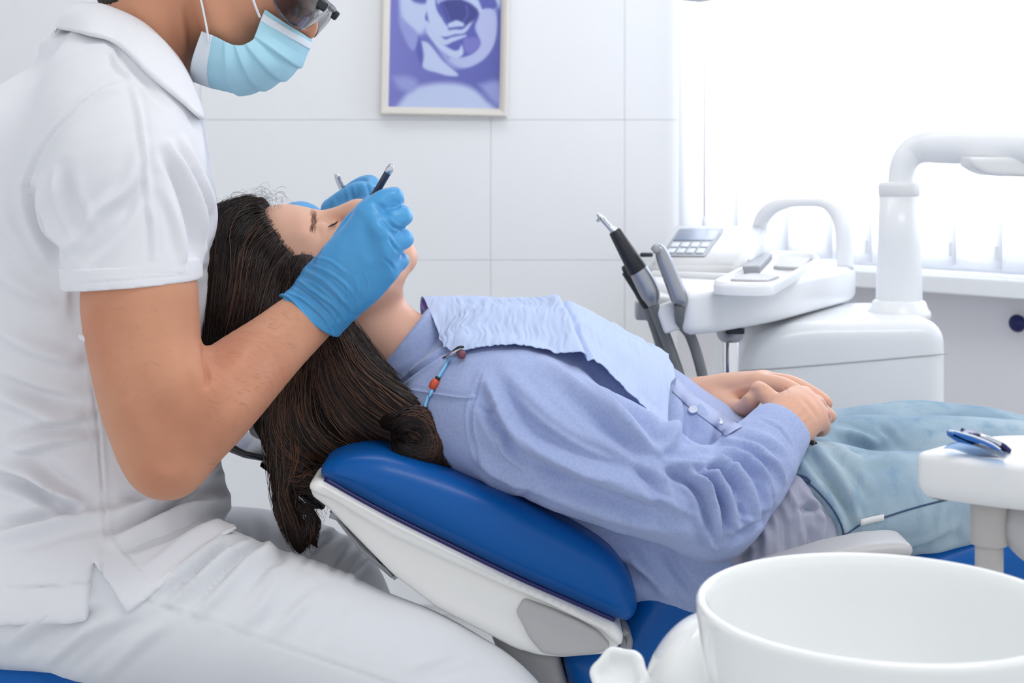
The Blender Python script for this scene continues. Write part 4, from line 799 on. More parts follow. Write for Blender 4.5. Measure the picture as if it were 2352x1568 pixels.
def lay(l, lift):
    out = []
    for x, y, Y in l:
        p, n = surf(TP, x, y); out.append(P(x, y, Y) if p is None or abs(p[1]-DM) > .30 or p[1] > Y+.06 else p+n*lift+np.array([0, -.001, 0]))
    return np.array(out)
L3 = lay(L, .006); U3 = PP(U); MI3 = PP(MI); M3 = .5*(U3+L3)*[0, 1, 0]+MI3*[1, 0, 1]; M3 = np.array([P(x, y, q[1]) for (x, y, _), q in zip(MI, M3)])+[0, -.006, .004]
G = patch([U3, M3, L3], 16, 60); G = pushout(G, TP, .004, sstep(.05, .4, np.linspace(0, 1, 16))[:, None]); VQ = shell(G, .0035); G2 = patch([np.array([P(x, y, 2*DM-Y) for x, y, Y in l]) for l in (U, MI, L[:-2]+[(450, 284, DM-.05), (460, 292, DM-.012)])], 16, 60); VQ2 = shell(G2[:, ::-1], .0035); V, Q = joinq(VQ, VQ2); mk('collar', V, Q, M['polo'], PO)
G = patch([PP([(440, 250, DM-.05), (452, 268, DM-.035), (466, 262, DM-.012)]), PP([(444, 282, DM-.05), (452, 290, DM-.035), (462, 280, DM-.012)])], 5, 12); V, Q = shell(G, .004); mk('placket', V, Q, M['polo'], PO)
# trousers
ft = Field(.004)
ft.pch([(120, 1345, 1.69, .102), (260, 1370, 1.675, .098), (400, 1390, 1.668, .0945), (520, 1418, 1.662, .0905), (637, 1454, 1.66, .0875), (792, 1508, 1.655, .0835), (928, 1556, 1.65, .0785), (1073, 1622, 1.645, .0725), (1150, 1685, 1.645, .068), (1190, 1790, 1.65, .064), (1200, 2220, 1.66, .055), (1195, 2590, 1.66, .052)], k=.02)
ft.pch([(190, 1330, 1.92, .100), (400, 1320, 1.96, .090), (560, 1308, 1.98, .083), (690, 1336, 1.985, .080), (772, 1388, 1.99, .0725), (790, 1520, 1.995, .066), (770, 2060, 2.0, .055), (765, 2230, 2.0, .052)], k=.02)
ft.ell(P(170, 1330, DM), (.165, .195, .13), k=.04); ft.pch([(300, 1260, DM, .08), (360, 1240, DM, .06)], k=.04)
V, Q = ft.build(3)
FT = [([(300, 1325), (335, 1365), (365, 1382), (480, 1416), (600, 1459), (760, 1513), (950, 1578)], 2.6, .9, 1), ([(300, 1333), (335, 1374), (365, 1392), (480, 1426), (600, 1469), (760, 1523), (950, 1588)], 4, -.6, 1),
      ([(345, 1362), (420, 1300), (490, 1250), (545, 1232)], 10, 5), ([(365, 1378), (440, 1320), (510, 1262), (560, 1240)], 7, -4.5), ([(395, 1385), (470, 1315), (530, 1262), (580, 1245)], 10, 5), ([(430, 1400), (500, 1330), (555, 1275), (600, 1250)], 8, -4.5), ([(460, 1410), (530, 1335), (580, 1280), (625, 1258)], 12, 5), ([(510, 1420), (570, 1350), (615, 1295), (660, 1275)], 10, -3.5), ([(560, 1440), (610, 1375), (650, 1310)], 14, 3.5), ([(640, 1450), (690, 1390), (720, 1340)], 14, 2), ([(720, 1480), (770, 1420), (800, 1370)], 16, -1.5), ([(600, 1445), (670, 1385), (740, 1330)], 12, -2),
      ([(20, 1478), (80, 1430), (150, 1392), (210, 1380)], 15, 5), ([(60, 1500), (130, 1440), (220, 1400)], 10, -4), ([(100, 1525), (190, 1455), (270, 1410)], 14, 4.5), ([(160, 1545), (240, 1475), (310, 1425)], 11, -3), ([(230, 1555), (310, 1480), (380, 1425)], 15, 3), ([(940, 1530), (1020, 1505), (1080, 1480)], 14, 2), ([(1000, 1560), (1080, 1535), (1130, 1505)], 10, -2), ([(30, 1440), (60, 1410), (110, 1385)], 10, -3),
      ([(600, 1290), (615, 1230), (600, 1180)], 12, 3), ([(640, 1290), (660, 1240), (690, 1195)], 11, -4), ([(700, 1290), (720, 1250), (760, 1215)], 12, 4), ([(760, 1310), (790, 1270), (820, 1240)], 10, -4), ([(800, 1330), (830, 1295), (860, 1275)], 9, 4), ([(690, 1300), (735, 1250), (780, 1225)], 8, -4), ([(270, 1300), (300, 1330), (335, 1360)], 6, -2)]
V = rumple(V, Q, 16, .0025); V = folds(V, Q, FT, gain=1.6); V = lap(V, Q, .15); mk('trousers', V, Q, M['trouser'], dn); TT = bvh(V, Q)
TRO = [o for o in dn.children if o.name.startswith('trousers')][0]
# gloves
fg = Field(.0018); hand(fg, GR)
fg.pch([(690, 742, 1.700, .0395), (705, 728, 1.703, .0375), (728, 700, 1.708, .0355), (755, 660, 1.706, .0360), (790, 610, 1.69, .030)], k=.012, flat=((0, 1, 0), .93))
fg.ell(P(815, 610, 1.675), (.034, .017, .040), R=np.array(Matrix.Rotation(math.radians(38), 3, 'Y')), k=.02)
cn = unit(P(712, 722, 1.70)-P(760, 660, 1.705)); cc = P(706, 721, 1.703)
fg.cut(lambda X, Y, Z: (X-cc[0])*cn[0]+(Y-cc[1])*cn[1]*0+(Z-cc[2])*cn[2]); V, Q = fg.build(2)
FG = [([(655, 668), (700, 690), (745, 730), (768, 775)], 3, 2.0), ([(680, 640), (720, 668), (765, 700), (792, 735)], 4, 2.4), ([(668, 650), (710, 680), (750, 715), (775, 750)], 3, -2.0), ([(700, 622), (745, 645), (790, 690), (810, 715)], 4, 2.0), ([(690, 632), (735, 655), (778, 695), (800, 722)], 3, -1.8), ([(712, 608), (755, 625), (795, 655), (825, 695)], 3.5, 1.6), ([(725, 590), (760, 600), (800, 630)], 3.5, 1.2), ([(790, 740), (800, 690), (795, 650)], 3, 1.5), ([(815, 715), (822, 670), (815, 635)], 3, 1.2), ([(840, 700), (846, 655), (835, 620)], 3, 1.0), ([(770, 745), (780, 705), (770, 670)], 3, -1.4),
      ([(846, 480), (865, 520), (885, 570), (893, 630)], 16, 3.0), ([(893, 478), (912, 476), (918, 470)], 3.5, -2.0), ([(886, 500), (905, 520), (918, 526)], 3.5, -2.6), ([(890, 545), (905, 565), (915, 578)], 3.5, -2.4), ([(880, 590), (895, 605), (905, 622)], 3.5, -1.8), ([(860, 465), (880, 480), (893, 500)], 6, -1.8), ([(870, 505), (890, 520), (900, 540)], 6, -1.5)]
V = folds(V, Q, FG); V = rumple(V, Q, 95, .0007); gl = mk('glove', V, Q, M['glove'], dn); TG = bvh(V, Q)
ra = np.linspace(0, 2*np.pi, 40, endpoint=False); ca, cb_ = frame_of(cn, (0, 1, 0))
ring = cc+cn*.001+.0385*(np.cos(ra)[:, None]*ca+.95*np.sin(ra)[:, None]*cb_); ring += cn*(.003*np.sin(3*ra+1))[:, None]; ring = ring+(P(709, 722, 1.703)-ring.mean(0))*[1, 1, 1]; V, Fc = tube(ring, .0021, 8, closed=True); mk('rolled_cuff', V, Fc, M['glove'], gl)
GL = dict(palm=[[(692, 535, 2.05, .026), (735, 530, 2.035, .022), (780, 478, 2.005, .0165)], [(692, 542, 2.05, .026), (740, 538, 2.045, .022), (795, 470, 2.025, .0165)], [(692, 540, 2.05, .026), (745, 540, 2.06, .02), (805, 490, 2.05, .016)], [(695, 545, 2.05, .024), (750, 560, 2.07, .018), (810, 520, 2.07, .015)]],
          fing=[[(762, 480, 1.99, .0150), (795, 455, 1.975, .0138), (826, 438, 1.965, .0130), (848, 442, 1.955, .0120), (856, 462, 1.945, .0105)], [(785, 466, 2.01, .0155), (822, 434, 2.0, .0140), (850, 423, 1.99, .0128), (856, 440, 1.97, .0115), (850, 470, 1.955, .0100)], [(805, 490, 2.05, .015), (840, 460, 2.04, .013), (860, 470, 2.03, .012), (850, 500, 2.0, .0105)], [(810, 520, 2.07, .014), (840, 500, 2.06, .012), (850, 515, 2.04, .0105), (838, 535, 2.02, .0095)]],
          thumb=[(720, 540, 2.02, .020), (765, 515, 1.985, .0165), (800, 490, 1.96, .0135), (835, 478, 1.945, .0115)])
fg = Field(.0022); hand(fg, GL); fg.pch([(668, 520, 2.06, .026), (690, 517, 2.06, .0335), (715, 535, 2.05, .030)], k=.01); V, Q = fg.build(2)
V = folds(V, Q, [([(805, 470), (800, 450), (795, 432)], 4, 2), ([(818, 455), (815, 440), (812, 425)], 3, 1.5), ([(838, 415), (846, 435), (848, 455)], 4, -2.5), ([(770, 480), (768, 465), (765, 455)], 4, 1.5)]); mk('glove', V, Q, M['glove'], dn)
# face mask, pleats fanning from the gathered side edge to the midline
Sd = [(609, 22, DM-.064), (598, 48, DM-.066), (588, 76, DM-.068), (580, 92, DM-.070), (560, 103, DM-.071), (540, 104, DM-.071), (520, 97, DM-.071), (495, 84, DM-.070), (464, 72, DM-.067)]
Mi = [(714, 90, DM), (709, 112, DM), (694, 142, DM), (672, 166, DM), (640, 188, DM), (600, 206, DM), (556, 215, DM), (500, 205, DM), (448, 187, DM)]
nu, nv = 130, 46; A = crom(PP(Sd), nu); B = crom(PP(Mi), nu); vv = np.linspace(0, 1, nv); G = np.zeros((nu, nv, 3))
for j, v in enumerate(vv):
    e = v; G[:, j, 0] = A[:, 0]*(1-e)+B[:, 0]*e; G[:, j, 2] = A[:, 2]*(1-e)+B[:, 2]*e
    y = np.sqrt(np.maximum(1-v**2.6, 0)); G[:, j, 1] = DM-(DM-A[:, 1])*y
uu = np.linspace(0, 1, nu)[:, None]; pl = np.zeros((nu, nv))
for c, wd, h in ((.30, .10, .0045), (.47, .12, .005), (.62, .12, .0045), (.77, .12, .0045)):
    d = (uu-c)/wd; pl += h*np.where((d > -1) & (d < 0), 1+d, np.where((d >= 0) & (d < .16), 1-d/.16, 0))*(.25+.75*np.sin(np.pi*np.clip(vv*.92, 0, 1))**.7)[None]
Nn = gnorm(G); s_ = np.sign((Nn[:, :nv//2]*np.array([0, -1, 0])).sum()); G = G+Nn*s_*(pl+.0010*vnoise(G.reshape(-1, 3)*60).reshape(nu, nv))[..., None]
Gf = np.concatenate([G, (G*[1, -1, 1]+[0, 2*DM, 0])[:, ::-1][:, 1:]], 1); V, Q = shell(Gf, .0014); mo = mk('face_mask', V, Q, M['mask'], dn)
def strip(i0, i1, off, name, m, j0=0):
    i = slice(i0, i1); N2 = gnorm(Gf[i]); s2 = s_; V, Q = shell(Gf[i]+N2*s2*off, .0010); return mk(name, V, Q, m, mo)
strip(6, 17, .0011, 'nose_wire_band', M['maskw']); strip(116, 130, .0011, 'lower_hem', M['maskw'])
for q in (0, 1):
    for nm, pts in (('ear_loop', [(597, 40, DM-.069), (588, 18, DM-.072), (578, -10, DM-.074), (560, -60, DM-.08)]), ('ear_loop', [(478, 98, DM-.0725), (477, 78, DM-.0735), (472, 50, DM-.072), (464, 10, DM-.074), (458, -20, DM-.076), (470, -70, DM-.08)])):
        p = PP(pts); p = p*[1, -1, 1]+[0, 2*DM, 0] if q else p; V, Fc = tube(p, .0021, 8, n=24, flat=.6); mk(nm, V, Fc, M['maskw'], mo)
# protective glasses
Bt = [(622, -10, DM-.080), (634, 18, DM-.079), (656, 46, DM-.074), (690, 67, DM-.058), (712, 60, DM-.034), (722, 52, DM-.012), (724, 50, DM)]
Tp = [(632, -95, DM-.082), (670, -62, DM-.080), (706, -30, DM-.073), (738, -2, DM-.056), (752, 11, DM-.030), (757, 17, DM-.010), (758, 18, DM)]
Gg = patch([PP(Bt), (PP(Bt)+PP(Tp))/2+np.array([.003, -.004, 0]), PP(Tp)], 14, 40); Gg = np.concatenate([Gg, (Gg*[1, -1, 1]+[0, 2*DM, 0])[:, ::-1][:, 1:]], 1)
V, Q = shell(Gg, .0016); go = mk('safety_glasses', V, Q, M['lens'], dn)
V, Fc = tube(Gg[-1][::2], .0034, 10); mk('brow_bar', V, Fc, M['dark'], go); V, Fc = tube(Gg[0][10:-10:2], .0009, 6); mk('lens_edge', V, Fc, M['dark'], go)
for q in (1, -1):
    e = P(735, 8, DM-.055); e[1] = DM+q*.055; V, Fc = box(e, (.02, .010, .012), R=np.array(Matrix.Rotation(.65, 3, 'Y')), bev=.003); mk('hinge_block', V, Fc, M['dark'], go)
    a = P(632, -95, DM-.083); b = P(520, -130, DM-.084); a[1] = DM+q*.082; b[1] = DM+q*.084; V, Fc = tube([a, (a+b)/2, b], .0025, 8, n=8); mk('temple_arm', V, Fc, M['dark'], go)
# the two instruments in the gloved hands
i1 = thing('dental_instrument', 'dark-handled dental instrument upright in the nearer gloved hand', 'instrument', P(862, 455, 1.715), 'instruments in the gloved hands')
V, Fc = rtube(P(893, 392, 1.705), P(858, 452, 1.718), .0042, 16, rb=.15); mk('dark_handle', V, Fc, mat('slate_handle', (64, 70, 92), .3, metal=.3), i1)
V, Fc = tube([P(891, 396, 1.7055), P(895, 388, 1.704), P(899, 378, 1.703)], [.0044, .0044, .0026], 14, n=8); mk('steel_end', V, Fc, M['steel'], i1)
V, Fc = tube([P(862, 445, 1.717), P(846, 470, 1.74), P(835, 500, 1.80), P(842, 520, 1.86)], [.0032, .003, .002, .0012], 12, n=20); mk('steel_shank', V, Fc, M['steel'], i1)
for k in range(5): a_ = P(859+2.2*k, 450-3.8*k, 1.718-.0007*k); V, Fc = lathe([(.0042, -.0005), (.0049, 0), (.0042, .0005)], a_, axis=P(893, 392, 1.705)-P(858, 452, 1.718), n=16); mk('grip_ring', V, Fc, M['dark'], i1)
i2 = thing('dental_instrument', 'short silver instrument end rising behind the farther gloved hand', 'instrument', P(790, 440, 1.99), 'instruments in the gloved hands')
V, Fc = tube(PP([(772, 399, 2.0), (777, 412, 2.0), (786, 432, 1.995), (800, 462, 1.985), (822, 500, 1.94), (840, 520, 1.90)]), [.0028, .0042, .0044, .003, .0022, .0012], 14, n=26); mk('steel_handle', V, Fc, M['steel'], i2)
V, Fc = tube(PP([(779, 404, 1.995), (784, 417, 1.995), (790, 430, 1.99)]), [.0016, .0022, .0022], 10, n=8); mk('grip_rib', V, Fc, M['alu'], i2)

# ------------------------------------------------------------------ the patient
PM = 1.88
nv_ = np.array([.32, 0, .9474]); up_ = np.array([-.9474, 0, .32]); RP = np.stack([nv_, [0, 1, 0], up_], 1); HP = P(706, 643, PM)
pt = thing('person', 'reclined patient with long dark hair, blue shirt and pale jeans', 'person', P(1500, 1330, PM))
f1 = Field(.0021); head(f1, HP, RP, True, s=.985)
f1.pch([(770, 690, PM, .050), (840, 745, PM, .0505), (915, 800, PM, .052), (975, 850, PM, .060), (1040, 890, PM, .075)], k=.03); f1.pch([(868, 650, PM-.028, .016), (800, 655, PM-.05, .016)], k=.03)
f2 = Field(.0016)
HN = dict(palm=[[(1796, 985, 1.765, .0235), (1806, 940, 1.780, .0190), (1829, 912, 1.800, .0135)], [(1800, 988, 1.765, .0235), (1826, 950, 1.775, .0185), (1852, 925, 1.790, .0135)], [(1806, 990, 1.765, .0230), (1840, 962, 1.77, .0175), (1868, 945, 1.782, .0130)], [(1808, 994, 1.765, .0220), (1846, 978, 1.772, .0160), (1876, 966, 1.780, .0120)]],
          fing=[[(1829, 912, 1.800, .0122), (1850, 905, 1.83, .0100), (1862, 925, 1.85, .0090), (1850, 945, 1.85, .0080)], [(1852, 925, 1.790, .0122), (1876, 925, 1.815, .0100), (1885, 945, 1.835, .0090), (1872, 960, 1.84, .0080)], [(1868, 945, 1.782, .0118), (1888, 950, 1.80, .0098), (1893, 966, 1.815, .0088), (1882, 978, 1.82, .0078)], [(1876, 966, 1.780, .0108), (1890, 974, 1.79, .0090), (1890, 986, 1.80, .0080), (1878, 990, 1.805, .0070)]],
          thumb=[(1800, 965, 1.785, .0170), (1780, 930, 1.80, .0130), (1757, 903, 1.810, .0105), (1742, 890, 1.818, .0085)])
HF = dict(palm=[[(1600, 922, 1.97, .022), (1655, 905, 1.955, .0215), (1745, 884, 1.90, .0165)], [(1600, 918, 1.98, .022), (1665, 898, 1.965, .0205), (1755, 880, 1.922, .0165)], [(1600, 915, 1.99, .022), (1670, 896, 1.978, .0190), (1758, 882, 1.945, .0160)], [(1600, 918, 1.995, .021), (1670, 900, 1.99, .0170), (1756, 892, 1.965, .0145)]],
          fing=[[(1745, 884, 1.90, .0155), (1800, 890, 1.865, .0128), (1855, 920, 1.842, .0112), (1888, 945, 1.838, .0105), (1905, 956, 1.840, .0088)], [(1755, 880, 1.922, .0155), (1815, 884, 1.892, .0125), (1862, 905, 1.872, .0110), (1888, 920, 1.866, .0100), (1898, 926, 1.866, .0080)], [(1758, 882, 1.945, .0150), (1815, 892, 1.925, .0120), (1855, 915, 1.91, .0106), (1880, 938, 1.905, .0090)], [(1756, 892, 1.965, .0135), (1805, 906, 1.955, .0105), (1840, 930, 1.945, .0092), (1860, 950, 1.94, .0080)]],
          thumb=[(1640, 925, 1.945, .019), (1680, 940, 1.895, .0155), (1705, 938, 1.855, .0115), (1724, 922, 1.826, .0105), (1727, 917, 1.822, .0098)])
hand(f2, HN); hand(f2, HF)
f2.pch([(1765, 1040, 1.745, .027), (1796, 985, 1.765, .0245)], k=.012); f2.pch([(1480, 980, 2.03, .032), (1545, 948, 2.0, .028), (1605, 916, 1.985, .0245)], k=.012)
fb = Field(.008); fb.loft([((1000, 800), (940, 950), PM, .08), ((1110, 740), (1010, 1040), PM, .15), ((1290, 745), (1155, 1110), PM, .165), ((1540, 880), (1420, 1270), PM, .15), ((1760, 1000), (1650, 1370), PM, .155)], k=.03)
fb.pch([(1120, 960, 1.73, .055), (1480, 1110, 1.665, .045), (1635, 1165, 1.66, .036), (1796, 985, 1.765, .022)], k=.02); fb.pch([(1120, 960, 2.03, .055), (1380, 1080, 2.09, .045), (1480, 1000, 2.05, .032)], k=.02)
fb.pch([(1850, 1160, 1.80, .07), (2050, 1165, 1.77, .05), (2620, 1085, 1.75, .045), (2800, 1200, 1.75, .042), (2900, 1500, 1.75, .036), (2968, 1900, 1.75, .032)], k=.02); fb.pch([(1850, 1120, 1.98, .07), (2100, 1075, 2.02, .05), (2560, 1085, 2.01, .045), (2740, 1450, 2.01, .036), (2788, 1780, 2.01, .032)], k=.02)
bo2, Vp, Qp = body_mesh(pt, [f1, f2, fb], M['skin_f'], 2, [([(1800, 965), (1815, 940), (1830, 915)], 4, .7), ([(1808, 970), (1832, 950), (1850, 930)], 4, .7), ([(1815, 980), (1845, 965), (1866, 948)], 4, .6), ([(1842, 915), (1862, 938), (1876, 960)], 5, -.9), ([(1660, 905), (1720, 890), (1760, 884)], 6, .8), ([(1640, 900), (1690, 905), (1730, 915)], 7, .8), ([(1800, 889), (1806, 896), (1808, 904)], 3, -.5), ([(1748, 888), (1755, 894), (1750, 902)], 3, -.5), ([(890, 640), (920, 655), (950, 640)], 10, -.6)]); 
# nails
TB = bvh(Vp, Qp)
for (x, y, w_, dx, dy) in ((1908, 951, .0052, 1, .5), (1900, 920, .0045, 1, .5)):
    a, b = surf(TB, x-4, y)
    if a is not None: V, Fc = lathe([(.001, .0022), (w_*.6, .002), (w_*.9, .001), (w_, -.002)], a, axis=b, n=14, sy=.8); mk('nail', V, Fc, M['nail'], bo2)
# brow, lashes
def tuft(name, pts, n, ln, r, dirpx, m, seed):
    g = np.random.default_rng(seed); Vs = []
    for i in range(n):
        t = g.random()*(len(pts)-1); k = int(t); x = pts[k][0]+(pts[k+1][0]-pts[k][0])*(t-k)+g.normal(0, 3.4); y = pts[k][1]+(pts[k+1][1]-pts[k][1])*(t-k)+g.normal(0, 1.5)
        a, b = surf(TB, x, y); c, d = surf(TB, x+dirpx[0]*g.uniform(.6, 1.2), y+dirpx[1]*g.uniform(.6, 1.2))
        if a is None or c is None: continue
        if np.linalg.norm(c-a) > .03: continue
        Vs.append(tube([a, (a+c)/2+(b+d)*.0006, c+d*.0004], [r, r, r*.3], 4, n=4))
    if Vs: V, Fc = join(*Vs); mk(name, V, Fc, m, bo2, kind='stuff')
tuft('eyebrow', [(718, 476), (722, 492), (722, 508), (718, 524)], 120, .006, .00016, (-3, 13), M['brow'], 5)
ey = HP+RP@(np.array([.0745, -.032, -.0015])*.985); lv = []
for i in range(22):
    s = (i/21-.5)*2; a = ey+RP@np.array([.0062-.0035*s*s, .0125*s, -.0085+.002*s*s]); d = RP@np.array([.006, .004*s, -.006]); lv.append(tube([a, a+d*.6+RP@np.array([0, 0, -.001]), a+d+RP@np.array([.001, 0, 0])], [.0005, .0004, .0001], 4, n=4))
V, Fc = join(*lv); mk('eyelashes', V, Fc, M['dark'], bo2, kind='stuff')
# shirt
fs = Field(.0027)
fs.loft([((992, 772), (912, 945), PM, .085), ((1045, 728), (940, 1010), PM, .145), ((1110, 712), (985, 1058), PM, .178), ((1290, 712), (1130, 1142), PM, .193), ((1420, 775), (1265, 1217), PM, .188), ((1540, 848), (1398, 1318), PM, .178), ((1625, 908), (1492, 1375), PM, .176), ((1700, 945), (1590, 1395), PM, .18), ((1800, 1005), (1690, 1400), PM, .18)], k=.02, p=2.2)
fs.pch([(1075, 940, 1.765, .080), (1165, 958, 1.715, .0800), (1300, 1010, 1.675, .0760), (1420, 1068, 1.655, .0690), (1520, 1118, 1.650, .0625), (1600, 1152, 1.652, .0570), (1632, 1166, 1.656, .0545)], k=.025)
fs.pch([(1634, 1166, 1.656, .0540), (1672, 1132, 1.675, .0525), (1724, 1076, 1.70, .0490), (1768, 1020, 1.735, .0425), (1793, 985, 1.76, .0370), (1810, 962, 1.775, .036)], k=.020)
fs.pch([(1075, 940, 2.0, .080), (1200, 980, 2.05, .074), (1380, 1060, 2.085, .066), (1420, 1060, 2.085, .060), (1480, 995, 2.05, .044), (1548, 952, 2.012, .036)], k=.025)
fs.pch([(1180, 1080, PM-.08, .07), (1400, 1200, 1.775, .072), (1500, 1275, 1.755, .060), (1580, 1315, 1.745, .055), (1680, 1330, 1.75, .05)], k=.05)
kn = unit(P(1812, 962, 1.77)-P(1770, 1020, 1.74)); kc_ = P(1790, 982, 1.765)
fs.cut(lambda X, Y, Z: np.where((np.sqrt((X-kc_[0])**2+(Y-kc_[1])**2+(Z-kc_[2])**2) < .065), (X-kc_[0])*kn[0]+(Y-kc_[1])*kn[1]+(Z-kc_[2])*kn[2], -1.))
V, Q = fs.build(3)
FS = [([(1105, 862), (1092, 900), (1080, 950), (1085, 1010), (1105, 1070)], 4, -2.2), ([(1112, 866), (1150, 940), (1200, 1010), (1280, 1060)], 17, 6), ([(1110, 900), (1140, 970), (1190, 1040)], 13, -4.5), ([(1150, 850), (1220, 920), (1300, 990), (1400, 1040)], 20, 3.5), ([(1250, 830), (1330, 890), (1420, 965), (1500, 1045)], 15, 4.5), ([(1280, 880), (1370, 960), (1450, 1020), (1520, 1060)], 16, -4),
      ([(1210, 1010), (1330, 1075), (1450, 1120), (1560, 1165)], 22, 5.5), ([(1180, 1030), (1300, 1110), (1440, 1160), (1560, 1200)], 16, -4), ([(1200, 1100), (1330, 1150), (1470, 1195), (1590, 1225)], 18, 4), ([(1130, 1090), (1200, 1130), (1300, 1170)], 12, -4), ([(1090, 1040), (1150, 1090), (1230, 1120)], 12, 4),
      ([(1510, 1058), (1570, 1075), (1612, 1110), (1640, 1180), (1645, 1250)], 11, 6.5), ([(1540, 1085), (1590, 1110), (1622, 1160), (1630, 1225)], 9, -6), ([(1545, 1055), (1610, 1072), (1655, 1115), (1680, 1170), (1690, 1225)], 10, 6), ([(1560, 1080), (1620, 1100), (1655, 1150), (1665, 1210)], 7, -5.5), ([(1590, 1050), (1660, 1065), (1710, 1110), (1730, 1165), (1735, 1205)], 10, 5.5), ([(1610, 1068), (1670, 1090), (1702, 1140), (1712, 1200)], 7, -5), ([(1630, 1030), (1700, 1045), (1750, 1085), (1775, 1130)], 9, 4.5), ([(1650, 1050), (1710, 1070), (1745, 1110), (1755, 1160)], 7, -4.5), ([(1665, 1010), (1730, 1025), (1775, 1060), (1800, 1100)], 9, 3), ([(1690, 1000), (1750, 1015), (1800, 1050)], 8, -2.5), ([(1480, 1060), (1520, 1090), (1545, 1140), (1560, 1200)], 12, 4), ([(1460, 1080), (1495, 1115), (1520, 1170)], 10, -4), ([(1600, 1180), (1625, 1230), (1640, 1262)], 8, 4), ([(1660, 1250), (1720, 1215), (1780, 1170)], 9, -3),
      ([(1030, 800), (960, 850), (905, 892)], 4, -3.5), ([(930, 893), (1000, 905), (1080, 912), (1110, 880)], 3, 1.5), ([(1290, 1210), (1400, 1262), (1500, 1300)], 18, 4), ([(1300, 1240), (1400, 1292), (1500, 1340)], 13, -4), ([(1440, 1250), (1480, 1310), (1540, 1370)], 12, 4), ([(1530, 1270), (1560, 1320), (1600, 1370)], 12, -4),
      ([(1540, 880), (1555, 940), (1540, 1010), (1500, 1045)], 16, 4), ([(1570, 920), (1590, 970), (1575, 1020)], 14, -4), ([(1620, 960), (1630, 1000), (1610, 1040)], 12, 3), ([(1360, 845), (1430, 920), (1500, 985), (1535, 1030)], 16, -4), ([(1330, 850), (1400, 935), (1480, 1010)], 13, 3.5),
      ([(1745, 962), (1790, 985), (1818, 1025)], 3, -1.6),
      ([(1555, 1062), (1600, 1068), (1650, 1060), (1690, 1040)], 5, 2.6), ([(1575, 1075), (1625, 1082), (1680, 1072), (1730, 1060)], 5, -2.4), ([(1600, 1095), (1640, 1135), (1655, 1190), (1648, 1240)], 5, 2.6), ([(1655, 1100), (1695, 1130), (1715, 1180), (1712, 1225)], 5, 2.4), ([(1700, 1075), (1745, 1105), (1765, 1150), (1760, 1190)], 5, 2.2), ([(1740, 1040), (1785, 1070), (1805, 1110)], 5, 1.8), ([(1690, 1180), (1720, 1195), (1745, 1190)], 5, 1.8), ([(1665, 1200), (1700, 1222), (1735, 1205)], 5, -2), ([(1620, 1195), (1632, 1235), (1645, 1262)], 5, 2.4),
      ([(1100, 1090), (1140, 1120), (1190, 1135), (1230, 1132)], 6, 2.6), ([(1110, 1075), (1160, 1108), (1230, 1118)], 5, -2.4), ([(1230, 1090), (1340, 1125), (1460, 1165), (1560, 1195)], 7, 2.0), ([(1180, 975), (1260, 1040), (1350, 1085), (1450, 1105)], 7, 2.2), ([(1170, 900), (1240, 965), (1330, 1025), (1420, 1060)], 7, 1.8), ([(1300, 870), (1380, 940), (1460, 1005), (1530, 1052)], 6, 2.0), ([(1140, 980), (1160, 1040), (1210, 1085)], 6, 2.0), ([(1090, 930), (1120, 940), (1160, 935)], 6, -1.6), ([(1470, 1130), (1530, 1150), (1590, 1185)], 6, 1.8)]
V = rumple(V, Q, 15, .003); V = rumple(V, Q, 42, .0012); V = folds(V, Q, FS, gain=1.9); V = lap(V, Q, .15); sh_ = mk('shirt', V, Q, M['shirt'], pt); TS = bvh(V, Q)
fc = Field(.0028); fc.pch([(938, 812, PM, .0655), (962, 835, PM, .071), (1000, 868, PM, .085)], k=.01); cnl = unit(P(850, 760, PM)-P(960, 850, PM)); c0 = P(918, 787, PM)
fc.cut(lambda X, Y, Z: (X-c0[0])*cnl[0]+(Z-c0[2])*cnl[2]+0*Y); V, Q = fc.build(2); V = folds(V, Q, [([(1032, 800), (965, 848), (905, 892)], 4, -4), ([(995, 800), (940, 835), (880, 865)], 12, 1.5)]); mk('collar', V, Q, M['shirt'], sh_)
seam('yoke_seam', TS, [(925, 892), (985, 902), (1050, 912), (1085, 914)], 20, .0008, M['shirt'], sh_)
# open placket and buttons
a = on_surf(TS, [(1552, 868), (1592, 908), (1628, 932), (1664, 956), (1706, 981)], 26, .0012)
b = on_surf(TS, [(1544, 900), (1580, 934), (1612, 958), (1640, 980), (1668, 1003)], 26, .0012)
if len(a) == len(b) and len(a) > 3: V, Q = shell(np.stack([a, (a+b)/2+[0, -.0004, .0008], b], 0), .0008); mk('placket', V, Q, mat('pale_facing', (178, 188, 222), .85), sh_)
for x, y in ((1592, 944), (1649, 970)):
    a, b = surf(TS, x, y)
    if a is not None:
        V, Fc = lathe([(.001, .0024), (.0035, .0022), (.0052, .003), (.0057, .002), (.0052, .0), (.001, 0)], a+b*.001, axis=b, n=22); mk('button', V, Fc, mat('pearl_button', (216, 222, 240), .15, coat=.5), sh_)
